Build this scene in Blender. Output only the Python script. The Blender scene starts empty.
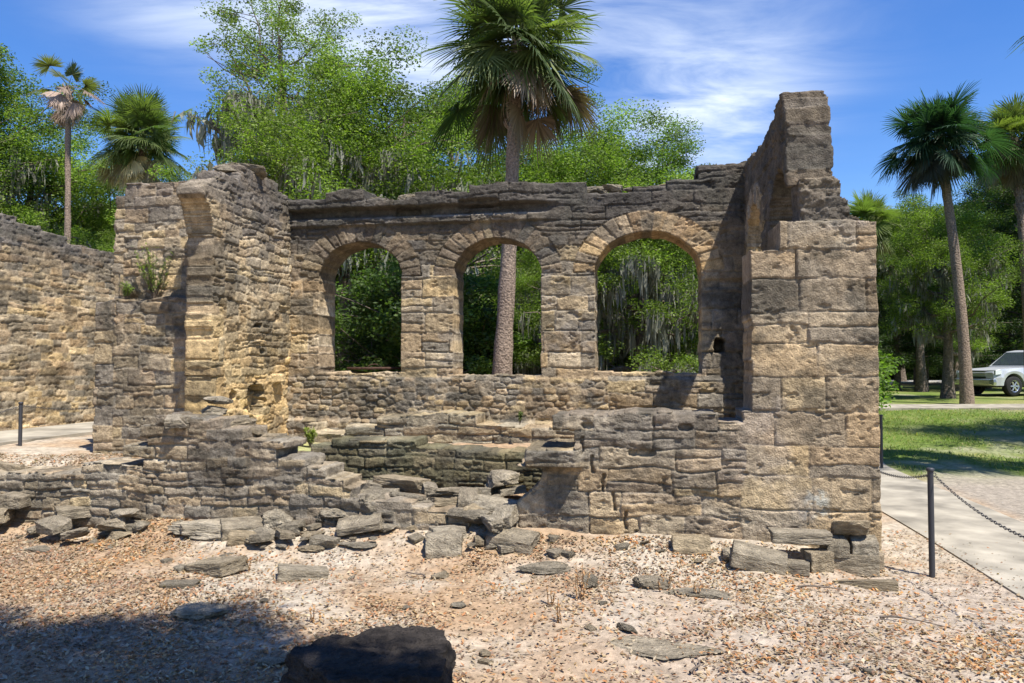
import bpy, math, random
import numpy as np
from mathutils import Vector, Matrix

# ------------------------------------------------------------------ camera, world, sun
SC = bpy.context.scene
COL = SC.collection
EYE = 1.76
F = 740.0
cam_d = bpy.data.cameras.new('camera'); cam = bpy.data.objects.new('camera', cam_d); COL.objects.link(cam)
cam.location = (0, 0, EYE)
cam.rotation_euler = (math.radians(90 + 1.86), 0, 0)
cam_d.sensor_width = 36; cam_d.lens = F / 1024 * 36
cam_d.clip_start = 0.05; cam_d.clip_end = 3000
SC.camera = cam

ALPHA = math.radians(10)
U = (math.cos(ALPHA), -math.sin(ALPHA)); V = (math.sin(ALPHA), math.cos(ALPHA))
CX, CY = 3.22, 6.5                                   # outer front corner of the ruin
def W(a, b): return (CX + a*U[0] + b*V[0], CY + a*U[1] + b*V[1])
def LOC(x, y): return ((x-CX)*U[0] + (y-CY)*U[1], (x-CX)*V[0] + (y-CY)*V[1])

la, lb = -.40, .34                                   # light travel per metre of fall, in the ruin's axes
sx, sy = la*U[0] + lb*V[0], la*U[1] + lb*V[1]
SUN_EL = math.atan2(1, math.hypot(sx, sy)); SUN_AZ = math.atan2(-sx, -sy)
sl = bpy.data.lights.new('sun', 'SUN'); sl.energy = 4.8; sl.angle = math.radians(.53); sl.color = (1, .955, .88)
sun = bpy.data.objects.new('sun', sl); COL.objects.link(sun)
sun.rotation_euler = Vector((-sx, -sy, 1)).to_track_quat('Z', 'Y').to_euler()

SC.view_settings.view_transform = 'Standard'; SC.view_settings.look = 'None'
SC.view_settings.gamma = 1; SC.view_settings.use_curve_mapping = False
SC.view_settings.exposure = 0.85

wd = bpy.data.worlds.new('World'); SC.world = wd; wd.use_nodes = True
def build_world():
    nt = wd.node_tree; N = nt.nodes; Lk = nt.links
    for n in list(N): N.remove(n)
    out = N.new('ShaderNodeOutputWorld'); bg = N.new('ShaderNodeBackground'); bg.inputs[1].default_value = .095
    sky = N.new('ShaderNodeTexSky'); sky.sky_type = 'NISHITA'; sky.sun_disc = False
    sky.sun_elevation = SUN_EL; sky.sun_rotation = SUN_AZ; sky.air_density = 1.0; sky.dust_density = .15; sky.ozone_density = 2.5; sky.altitude = 0
    hs = N.new('ShaderNodeHueSaturation'); hs.inputs['Saturation'].default_value = 1.33; hs.inputs['Value'].default_value = 1.16
    hs.inputs['Hue'].default_value = .513
    Lk.new(sky.outputs[0], hs.inputs['Color'])
    tc = N.new('ShaderNodeTexCoord'); sep = N.new('ShaderNodeSeparateXYZ'); Lk.new(tc.outputs['Generated'], sep.inputs[0])
    def M(op, a, b=None, c=None, clamp=False):
        m = N.new('ShaderNodeMath'); m.operation = op; m.use_clamp = clamp
        for i, v in enumerate((a, b, c)):
            if v is None: continue
            if isinstance(v, (int, float)): m.inputs[i].default_value = v
            else: Lk.new(v, m.inputs[i])
        return m.outputs[0]
    zc = M('MAXIMUM', sep.outputs[2], .02)
    qx = M('DIVIDE', sep.outputs[0], zc); qy = M('DIVIDE', sep.outputs[1], zc)
    cmb = N.new('ShaderNodeCombineXYZ'); Lk.new(qx, cmb.inputs[0]); Lk.new(qy, cmb.inputs[1])
    # streaky cirrus
    mp = N.new('ShaderNodeMapping'); mp.inputs['Rotation'].default_value = (0, 0, math.radians(38)); mp.inputs['Scale'].default_value = (.8, 1.5, 1)
    Lk.new(cmb.outputs[0], mp.inputs[0])
    nz = N.new('ShaderNodeTexNoise'); nz.inputs['Scale'].default_value = 1.7; nz.inputs['Detail'].default_value = 9; nz.inputs['Roughness'].default_value = .6; nz.inputs['Distortion'].default_value = .5
    Lk.new(mp.outputs[0], nz.inputs['Vector'])
    def blob(cx, cy, rx, ry, rot=0.0):
        c, s = math.cos(rot), math.sin(rot)
        dx = M('SUBTRACT', qx, cx); dy = M('SUBTRACT', qy, cy)
        ex = M('DIVIDE', M('ADD', M('MULTIPLY', dx, c), M('MULTIPLY', dy, s)), rx)
        ey = M('DIVIDE', M('SUBTRACT', M('MULTIPLY', dy, c), M('MULTIPLY', dx, s)), ry)
        r2 = M('ADD', M('MULTIPLY', ex, ex), M('MULTIPLY', ey, ey))
        return M('POWER', 2.718, M('MULTIPLY', r2, -1.0))
    m = M('ADD', blob(.78, 2.75, .33, .75, -.30), M('MULTIPLY', blob(.62, 3.9, .4, .8), .9))
    m = M('ADD', m, M('MULTIPLY', blob(-.42, 2.35, .45, .7, .1), 1.05))
    m = M('ADD', m, M('MULTIPLY', blob(-.98, 2.15, .25, .3, .2), .35))
    m = M('ADD', m, M('MULTIPLY', blob(-.1, 2.0, .6, .4), .5))
    m = M('ADD', m, .012)
    nn = M('MULTIPLY', M('SUBTRACT', nz.outputs[0], .30), 2.6, clamp=True)
    fac = M('MULTIPLY', m, nn, clamp=True); fac = M('MULTIPLY', fac, .92)
    mix = N.new('ShaderNodeMix'); mix.data_type = 'RGBA'
    Lk.new(fac, mix.inputs[0]); Lk.new(hs.outputs[0], mix.inputs[6]); mix.inputs[7].default_value = (6.6, 7.2, 8.0, 1)
    Lk.new(mix.outputs[2], bg.inputs[0]); Lk.new(bg.outputs[0], out.inputs[0])
build_world()
random.seed(7)
RS = np.random.RandomState

# ------------------------------------------------------------------ helpers
def prop(o, label=None, cat=None, group=None, kind=None):
    if label: o['label'] = label
    if cat: o['category'] = cat
    if group: o['group'] = group
    if kind: o['kind'] = kind
    return o
def empty(name, loc, rz=0.0, parent=None):
    o = bpy.data.objects.new(name, None); COL.objects.link(o); o.location = loc; o.rotation_euler = (0, 0, rz)
    o.empty_display_size = .2
    if parent: o.parent = parent
    return o
def mesh_np(name, verts, faces, cols=None, smooth=True):
    """faces: (n,4) or (n,3) int array; cols: (nverts,3)"""
    me = bpy.data.meshes.new(name)
    verts = np.asarray(verts, np.float32); faces = np.asarray(faces, np.int32)
    n, k = faces.shape
    me.vertices.add(len(verts)); me.vertices.foreach_set('co', verts.ravel())
    me.loops.add(n*k); me.loops.foreach_set('vertex_index', faces.ravel())
    me.polygons.add(n); me.polygons.foreach_set('loop_start', np.arange(0, n*k, k, dtype=np.int32))
    me.polygons.foreach_set('use_smooth', np.full(n, smooth, bool))
    if cols is not None:
        c4 = np.ones((len(verts), 4), np.float32); c4[:, :3] = cols
        at = me.color_attributes.new('col', 'FLOAT_COLOR', 'POINT'); at.data.foreach_set('color', c4.ravel())
    me.update(calc_edges=True)
    return me
def link(name, me, mat=None, parent=None, loc=(0, 0, 0), rz=0.0, scale=None):
    o = bpy.data.objects.new(name, me); COL.objects.link(o)
    if mat and not me.materials: me.materials.append(mat)
    o.location = loc; o.rotation_euler = (0, 0, rz)
    if scale is not None: o.scale = scale if hasattr(scale, '__len__') else (scale,)*3
    if parent: o.parent = parent
    return o
def h32(ix, iy, iz, seed):
    x = (ix.astype(np.int64)*374761393 + iy.astype(np.int64)*668265263 + iz.astype(np.int64)*2147483647 + seed*974634777) & 0xffffffff
    x = ((x ^ (x >> 13))*1274126177) & 0xffffffff
    x = ((x ^ (x >> 16))*2246822519) & 0xffffffff
    x = x ^ (x >> 15)
    return (x & 0xffffff)/float(0x1000000)
def vnoise(x, y, z=None, seed=0):
    x = np.asarray(x, float); y = np.asarray(y, float)
    z = np.zeros_like(x) if z is None else np.asarray(z, float)
    ix, iy, iz = np.floor(x), np.floor(y), np.floor(z)
    fx, fy, fz = x-ix, y-iy, z-iz
    fx = fx*fx*(3-2*fx); fy = fy*fy*(3-2*fy); fz = fz*fz*(3-2*fz)
    r = 0
    for dz in (0, 1):
        wz = fz if dz else 1-fz
        if dz and not np.any(fz): continue
        for dy in (0, 1):
            wy = fy if dy else 1-fy
            for dx in (0, 1):
                wx = fx if dx else 1-fx
                r = r + wx*wy*wz*h32(ix+dx, iy+dy, iz+dz, seed)
    return r*2-1
def fbm(x, y, z=None, oct=4, seed=0, rough=.5):
    r = 0; a = 1; t = 0; f = 1.0
    for i in range(oct):
        r = r + a*vnoise(x*f+i*17.3, y*f+i*5.1, None if z is None else z*f, seed+i*31); t += a; a *= rough; f *= 2.03
    return r/t
def sst(x, a, b):
    t = np.clip((np.asarray(x, float)-a)/(b-a), 0, 1); return t*t*(3-2*t)

# ------------------------------------------------------------------ materials
def new_mat(name):
    m = bpy.data.materials.new(name); m.use_nodes = True
    nt = m.node_tree; p = nt.nodes['Principled BSDF']; p.inputs['Roughness'].default_value = .9
    p.inputs['Specular IOR Level'].default_value = .25
    return m, nt, p
def plain(name, col, rough=.8, metal=0.0, spec=.3, noise=None):
    m, nt, p = new_mat(name); p.inputs['Base Color'].default_value = (*col, 1); p.inputs['Roughness'].default_value = rough
    p.inputs['Metallic'].default_value = metal; p.inputs['Specular IOR Level'].default_value = spec
    if noise:
        sc, amt, bump = noise
        t = nt.nodes.new('ShaderNodeTexCoord'); n = nt.nodes.new('ShaderNodeTexNoise'); n.inputs['Scale'].default_value = sc; n.inputs['Detail'].default_value = 5
        nt.links.new(t.outputs['Object'], n.inputs['Vector'])
        r = nt.nodes.new('ShaderNodeMapRange'); r.inputs[1].default_value = .3; r.inputs[2].default_value = .7; r.inputs[3].default_value = 1-amt; r.inputs[4].default_value = 1+amt
        nt.links.new(n.outputs[0], r.inputs[0])
        mx = nt.nodes.new('ShaderNodeVectorMath'); mx.operation = 'SCALE'; mx.inputs[0].default_value = col; nt.links.new(r.outputs[0], mx.inputs['Scale'])
        nt.links.new(mx.outputs[0], p.inputs['Base Color'])
        if bump:
            b = nt.nodes.new('ShaderNodeBump'); b.inputs['Distance'].default_value = bump; nt.links.new(n.outputs[0], b.inputs['Height']); nt.links.new(b.outputs[0], p.inputs['Normal'])
    return m
def stone_mat(name, coarse=14, fine=70, bump=.012, attr=True, col=(.3, .25, .2), obj=True):
    """pitted shell-stone: vertex colour (each block's own tint) with mottling, grain and pores"""
    m, nt, p = new_mat(name); N = nt.nodes; L = nt.links
    p.inputs['Roughness'].default_value = .95; p.inputs['Specular IOR Level'].default_value = .15
    tc = N.new('ShaderNodeTexCoord'); vec = tc.outputs['Object']
    n1 = N.new('ShaderNodeTexNoise'); n1.inputs['Scale'].default_value = coarse; n1.inputs['Detail'].default_value = 7; n1.inputs['Roughness'].default_value = .65
    n2 = N.new('ShaderNodeTexNoise'); n2.inputs['Scale'].default_value = fine; n2.inputs['Detail'].default_value = 4; n2.inputs['Roughness'].default_value = .7
    n3 = N.new('ShaderNodeTexNoise'); n3.inputs['Scale'].default_value = 2.3; n3.inputs['Detail'].default_value = 6
    vo = N.new('ShaderNodeTexVoronoi'); vo.inputs['Scale'].default_value = fine*.7
    for n in (n1, n2, n3, vo): L.new(vec, n.inputs['Vector'])
    def rng(src, a, b, c, d):
        r = N.new('ShaderNodeMapRange'); r.inputs[1].default_value = a; r.inputs[2].default_value = b; r.inputs[3].default_value = c; r.inputs[4].default_value = d; L.new(src, r.inputs[0]); return r.outputs[0]
    def mul(a, b):
        r = N.new('ShaderNodeMath'); r.operation = 'MULTIPLY'; L.new(a, r.inputs[0]); L.new(b, r.inputs[1]); return r.outputs[0]
    k = mul(mul(rng(n1.outputs[0], .3, .7, .58, 1.40), rng(n2.outputs[0], .3, .7, .72, 1.28)), rng(n3.outputs[0], .35, .65, .74, 1.18))
    if attr:
        a = N.new('ShaderNodeAttribute'); a.attribute_name = 'col'; base = a.outputs['Color']
    else:
        rg = N.new('ShaderNodeRGB'); rg.outputs[0].default_value = (*col, 1); base = rg.outputs[0]
    if obj == 'rand':   # a tint of its own for every stone
        oi = N.new('ShaderNodeObjectInfo'); cr = N.new('ShaderNodeValToRGB')
        cr.color_ramp.elements[0].color = (.24, .205, .15, 1); cr.color_ramp.elements[1].color = (.45, .355, .225, 1)
        e = cr.color_ramp.elements.new(.4); e.color = (.42, .36, .265, 1); e = cr.color_ramp.elements.new(.75); e.color = (.33, .275, .195, 1)
        L.new(oi.outputs['Random'], cr.inputs[0]); base = cr.outputs[0]
    sc = N.new('ShaderNodeVectorMath'); sc.operation = 'SCALE'; L.new(base, sc.inputs[0]); L.new(k, sc.inputs['Scale'])
    L.new(sc.outputs[0], p.inputs['Base Color'])
    ad = N.new('ShaderNodeMath'); ad.operation = 'ADD'; L.new(rng(n1.outputs[0], 0, 1, 0, 2.4), ad.inputs[0]); L.new(rng(n2.outputs[0], 0, 1, 0, .9), ad.inputs[1])
    ad2 = N.new('ShaderNodeMath'); ad2.operation = 'ADD'; L.new(ad.outputs[0], ad2.inputs[0]); L.new(rng(vo.outputs['Distance'], 0, .45, 0, .45), ad2.inputs[1])
    b = N.new('ShaderNodeBump'); b.inputs['Distance'].default_value = bump; b.inputs['Strength'].default_value = .9
    L.new(ad2.outputs[0], b.inputs['Height']); L.new(b.outputs[0], p.inputs['Normal'])
    return m
def leaf_mat(name, trans=.35, val=1.0):
    m, nt, p = new_mat(name); N = nt.nodes; L = nt.links
    a = N.new('ShaderNodeAttribute'); a.attribute_name = 'col'
    oi = N.new('ShaderNodeObjectInfo')
    r = N.new('ShaderNodeMapRange'); r.inputs[3].default_value = .82*val; r.inputs[4].default_value = 1.18*val; L.new(oi.outputs['Random'], r.inputs[0])
    sc = N.new('ShaderNodeVectorMath'); sc.operation = 'SCALE'; L.new(a.outputs['Color'], sc.inputs[0]); L.new(r.outputs[0], sc.inputs['Scale'])
    L.new(sc.outputs[0], p.inputs['Base Color']); p.inputs['Roughness'].default_value = .55; p.inputs['Specular IOR Level'].default_value = .35
    if trans:
        t = N.new('ShaderNodeBsdfTranslucent'); c2 = N.new('ShaderNodeVectorMath'); c2.operation = 'MULTIPLY'; c2.inputs[1].default_value = (1.25, 1.5, .55)
        L.new(sc.outputs[0], c2.inputs[0]); L.new(c2.outputs[0], t.inputs['Color'])
        mx = N.new('ShaderNodeMixShader'); mx.inputs[0].default_value = trans
        L.new(p.outputs[0], mx.inputs[1]); L.new(t.outputs[0], mx.inputs[2]); L.new(mx.outputs[0], N['Material Output'].inputs[0])
    return m
M_WALL = stone_mat('shell_stone')
M_ROCK = stone_mat('fallen_stone', coarse=4, fine=22, bump=.045, attr=False, obj='rand')
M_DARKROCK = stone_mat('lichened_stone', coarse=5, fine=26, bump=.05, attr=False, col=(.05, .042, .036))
M_LEAF = leaf_mat('foliage', .45)
M_DRY = leaf_mat('dry_foliage', .15)
M_MOSS = leaf_mat('hanging_moss', .25)
M_BARK = plain('bark', (.14, .11, .085), .95, noise=(9, .45, .04))
M_PALMBARK = plain('palm_bark', (.24, .18, .135), .95, noise=(22, .5, .05))
M_POST = plain('post_metal', (.06, .06, .065), .5, .4)
M_RUST = plain('rust', (.09, .05, .035), .85, .2, noise=(20, .4, .004))

# ------------------------------------------------------------------ terrain
PATH_A = (.78, 2.12)
def terr(x, y, bumps=True):
    x = np.asarray(x, float); y = np.asarray(y, float)
    a, b = LOC(x, y)
    left = .65*sst(b, -.3, 1.1)
    mid = .34*sst(b, -.9, .8) + .36*sst(b, 1.15, 1.4)
    ml = 1-sst(a, -7.6, -7.0)
    z = left*ml + mid*(1-ml)
    ex = np.maximum(0, b-3.8)*.6
    z = z*(1-sst(a, -.65-ex, -.2))
    right = .5*sst(b, 5, 24)
    z = np.maximum(z, right)
    # shallow fall away from the side paths is ignored; small lumps
    if bumps:
        fade = 1-sst(np.hypot(x, y), 15, 60)
        onp = sst(a, PATH_A[0]-.25, PATH_A[0]-.02)*(1-sst(a, PATH_A[1]+.02, PATH_A[1]+.25))
        n = .055*fbm(x*.9, y*.9, oct=2, seed=5) + .02*fbm(x*4.5, y*4.5, oct=3, seed=9)
        z = z + n*(.15+.85*fade)*(1-onp*(b < 14))
    return z
def tz(x, y): return float(terr(np.array([x]), np.array([y]))[0])
def axis(lo, hi, c0, c1, fine, grow):
    pts = list(np.arange(c0, c1, fine)); s = fine; p = c1
    while p < hi: pts.append(p); s *= grow; p += s
    pts.append(hi); s = fine; p = c0-fine
    while p > lo: pts.insert(0, p); s *= grow; p -= s
    pts.insert(0, lo); return np.array(pts)
def build_ground():
    xs = axis(-600, 600, -6.5, 6.5, .045, 1.07); ys = axis(-300, 900, 2.6, 10.5, .045, 1.07)
    X, Y = np.meshgrid(xs, ys); Z = terr(X, Y)
    a, b = LOC(X, Y)
    n1 = fbm(X*.55, Y*.55, oct=4, seed=21); n2 = fbm(X*2.5, Y*2.5, oct=3, seed=22); n3 = fbm(X*.12, Y*.12, oct=3, seed=25)
    sand = np.array([.41, .35, .27]); litter = np.array([.34, .235, .145]); grass = np.array([.115, .165, .035]); dryg = np.array([.30, .26, .12]); dirt = np.array([.29, .25, .20]); wood = np.array([.16, .12, .07])
    lf = sst(n1*.6+n2*.5, -.35, .3)[..., None]
    c = sand*(1-lf) + litter*lf
    # bare pale dirt in front of the pier
    pd = (sst(a, -3.5, -1.0)*(1-sst(b, -.6, .3)))[..., None]*sst(n1, -.5, .3)[..., None]*.7
    c = c*(1-pd) + np.array([.40, .35, .29])*pd
    gr = sst(a, 1.2, 2.6)*sst(b + n1*1.2, 4.4, 6.4); gr = np.maximum(gr, sst(b, 14, 18)*sst(a, -3, 0))
    gf = (gr*sst(n1*.5+n2*.35, -.75, .05))[..., None]
    gcol = grass*(1-sst(n2+n3, -.1, .9)[..., None]*.55) + dryg*(sst(n2+n3, -.1, .9)[..., None]*.55)
    rd = (sst(a, PATH_A[1]-.1, PATH_A[1]+.3)*(1-gr))[..., None]
    c = c*(1-rd) + dirt*rd
    c = c*(1-gf) + gcol*gf
    fw = (sst(b, 4.5, 7)*(1-sst(a, -1.5, .2)))[..., None]; c = c*(1-fw) + wood*fw
    fr = (sst(Y, 44, 50))[..., None]; c = c*(1-fr) + wood*fr
    ins = ((sst(b, 1.3, 1.6)*(1-sst(b, 2.4, 2.8))*sst(a, -7.1, -6.9)*(1-sst(a, -6.2, -5.7))))[..., None]*.8
    c = c*(1-ins) + np.array([.26, .28, .10])*ins
    ny, nx = X.shape
    idx = np.arange(nx*ny).reshape(ny, nx)
    f = np.stack([idx[:-1, :-1], idx[:-1, 1:], idx[1:, 1:], idx[1:, :-1]], -1).reshape(-1, 4)
    me = mesh_np('ground', np.stack([X, Y, Z], -1).reshape(-1, 3), f, c.reshape(-1, 3))
    m, nt, p = new_mat('leafy_sand'); N = nt.nodes; L = nt.links
    p.inputs['Roughness'].default_value = 1; p.inputs['Specular IOR Level'].default_value = .05
    at = N.new('ShaderNodeAttribute'); at.attribute_name = 'col'; tc = N.new('ShaderNodeTexCoord')
    v = N.new('ShaderNodeTexVoronoi'); v.inputs['Scale'].default_value = 26; v.inputs['Randomness'].default_value = 1
    nz = N.new('ShaderNodeTexNoise'); nz.inputs['Scale'].default_value = 11; nz.inputs['Detail'].default_value = 8; nz.inputs['Roughness'].default_value = .7
    L.new(tc.outputs['Object'], v.inputs['Vector']); L.new(tc.outputs['Object'], nz.inputs['Vector'])
    r1 = N.new('ShaderNodeSeparateColor'); L.new(v.outputs['Color'], r1.inputs[0])
    mr = N.new('ShaderNodeMapRange'); mr.inputs[3].default_value = .88; mr.inputs[4].default_value = 1.12; L.new(r1.outputs[0], mr.inputs[0])
    mr2 = N.new('ShaderNodeMapRange'); mr2.inputs[1].default_value = .3; mr2.inputs[2].default_value = .7; mr2.inputs[3].default_value = .62; mr2.inputs[4].default_value = 1.35; L.new(nz.outputs[0], mr2.inputs[0])
    mm = N.new('ShaderNodeMath'); mm.operation = 'MULTIPLY'; L.new(mr.outputs[0], mm.inputs[0]); L.new(mr2.outputs[0], mm.inputs[1])
    sc = N.new('ShaderNodeVectorMath'); sc.operation = 'SCALE'; L.new(at.outputs['Color'], sc.inputs[0]); L.new(mm.outputs[0], sc.inputs['Scale'])
    L.new(sc.outputs[0], p.inputs['Base Color'])
    bp = N.new('ShaderNodeBump'); bp.inputs['Distance'].default_value = .03; L.new(nz.outputs[0], bp.inputs['Height']); L.new(bp.outputs[0], p.inputs['Normal'])
    prop(link('ground', me, m), 'sandy ground strewn with leaves, lawn at the right', None, None, 'structure')
build_ground()

def strip(name, pts_l, pts_r, mat, lift=.012, sub=24, label=None, edge=.05):
    """a paved strip following the terrain, with a thin kerb-like edge"""
    V_, Fc = [], []
    n = len(pts_l)
    k = 7
    for i in range(n):
        for j in range(k):
            t = j/(k-1); x = pts_l[i][0]*(1-t)+pts_r[i][0]*t; y = pts_l[i][1]*(1-t)+pts_r[i][1]*t
            V_.append((x, y, float(terr(np.array([x]), np.array([y]), False)[0])+lift))
    for i in range(n-1):
        for j in range(k-1):
            q = i*k+j; Fc.append((q, q+1, q+k+1, q+k))
    base = len(V_)
    for side in (0, k-1):
        b0 = len(V_)
        for i in range(n):
            x, y, z = V_[i*k+side]; V_.append((x, y, z-.08))
        for i in range(n-1):
            Fc.append((i*k+side, (i+1)*k+side, b0+i+1, b0+i))
    me = mesh_np(name, V_, Fc, None, False)
    return prop(link(name, me, mat), label, None, None, 'structure')
M_CONC = plain('pale_concrete', (.29, .26, .205), .9, noise=(2.2, .42, .004))
M_ROAD = plain('road_pale', (.40, .38, .34), .9, noise=(2, .15, 0))
bs = np.linspace(-7, 12, 60)
jig = [.012*math.sin(b*1.3) for b in bs]
strip('path', [W(PATH_A[0]+j, b) for b, j in zip(bs, jig)], [W(PATH_A[1]-j*.8+max(0, b-7)*.25, b) for b, j in zip(bs, jig)], M_CONC, .014, label='pale concrete path running past the right end of the ruin')
bs = np.linspace(-3, 16, 50)
strip('path', [W(-12.3, b) for b in bs], [W(-10.75, b) for b in bs], M_CONC, .05, label='pale path at the left between the post and the long wall')
xs_ = np.linspace(-5, 60, 80)
strip('path', [(x, 23.2-.02*x) for x in xs_], [(x, 24.6-.02*x) for x in xs_], M_CONC, .07, label='pale path crossing the lawn in front of the pickup')
strip('road', [(x, 54) for x in xs_], [(x, 60) for x in xs_], M_ROAD, .08, label='pale road beyond the lawn under the trees')

# ------------------------------------------------------------------ masonry
PAL = np.array([[.39, .295, .19], [.43, .325, .195], [.35, .262, .178], [.29, .238, .18], [.39, .31, .22], [.235, .20, .16], [.34, .25, .16]])*np.array([1.0, 1.005, .94])
def lay_courses(S, Z, seed, hr=(.2, .3), wr=(.3, .75), z0=-1.0, warp=.012, split=.25):
    rs = RS(seed)
    Sw = S + warp*1.6*fbm(S*2.2, Z*2.2, oct=2, seed=seed+1); Zw = Z + warp*2.2*fbm(S*1.3, Z*3, oct=2, seed=seed+2) + .012*fbm(S*7, Z*7, oct=1, seed=seed+3)
    ys = [z0]
    while ys[-1] < 6: ys.append(ys[-1]+rs.uniform(*hr))
    ys = np.array(ys); k = np.clip(np.searchsorted(ys, Zw)-1, 0, len(ys)-2)
    ids = np.zeros(S.shape, np.int64); jd = np.zeros(S.shape); cs = np.zeros(S.shape); cz = np.zeros(S.shape)
    smin, smax = S.min()-2, S.max()+2
    for i in np.unique(k):
        xs = [smin-rs.uniform(0, 1)]
        while xs[-1] < smax+1: xs.append(xs[-1]+rs.uniform(*wr))
        xs = np.array(xs); m = (k == i)
        j = np.clip(np.searchsorted(xs, Sw[m])-1, 0, len(xs)-2)
        d1 = np.minimum(Sw[m]-xs[j], xs[j+1]-Sw[m])
        zl = np.full(j.shape, ys[i]); zh = np.full(j.shape, ys[i+1]); idd = i*1000+j*3
        sp = (RS(seed*77+i).rand(len(xs)) < split)[j]
        fr = RS(seed*78+i).uniform(.35, .65, len(xs))[j]; zm = ys[i]+(ys[i+1]-ys[i])*fr
        up = sp & (Zw[m] > zm)
        zl = np.where(up, zm, zl); zh = np.where(sp & ~up, zm, zh); idd = np.where(up, idd+1, idd)
        d2 = np.minimum(Zw[m]-zl, zh-Zw[m])
        ids[m] = idd; jd[m] = np.minimum(d1, d2); cs[m] = (xs[j]+xs[j+1])/2; cz[m] = (zl+zh)/2
    return ids+seed*1000003, jd, cs, cz
def lay_rubble(S, Z, seed, w=.26, h=.12, jit=.85):
    Sw = S + .02*fbm(S*5, Z*5, oct=2, seed=seed); Zw = Z + .016*fbm(S*4, Z*6, oct=2, seed=seed+7)
    gy = np.floor(Zw/h); F1 = np.full(S.shape, 9.); F2 = np.full(S.shape, 9.)
    ids = np.zeros(S.shape, np.int64); cs = np.zeros(S.shape); cz = np.zeros(S.shape)
    for dy in (-1, 0, 1):
        ry = gy+dy; off = h32(ry, ry*0, ry*0, seed+3)*w
        gx = np.floor((Sw-off)/w)
        for dx in (-1, 0, 1):
            rx = gx+dx
            px = off+(rx+.5+jit*(h32(rx, ry, ry*0, seed+5)-.5))*w; py = (ry+.5+jit*.75*(h32(rx, ry, ry*0+3, seed+6)-.5))*h
            wi = .8+.5*h32(rx, ry, ry*0+9, seed+8)
            d = ((np.abs(Sw-px)/w)**4+(np.abs(Zw-py)/h)**4)**.25/wi
            new = d < F1
            F2 = np.where(new, F1, np.minimum(F2, d)); F1 = np.where(new, d, F1)
            nid = (rx.astype(np.int64)*7919+ry.astype(np.int64)*104729+seed*13)
            ids = np.where(new, nid, ids); cs = np.where(new, px, cs); cz = np.where(new, py, cz)
    return ids, (F2-F1)*h*.55, cs, cz
def pick(lays, sel):
    out = [np.choose(sel, [l[i] for l in lays]) for i in range(4)]
    return out
def rnd(ids, seed, k=0):
    return h32(ids & 0xffffff, (ids >> 8) & 0xffffff, ids*0+k, seed)

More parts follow.
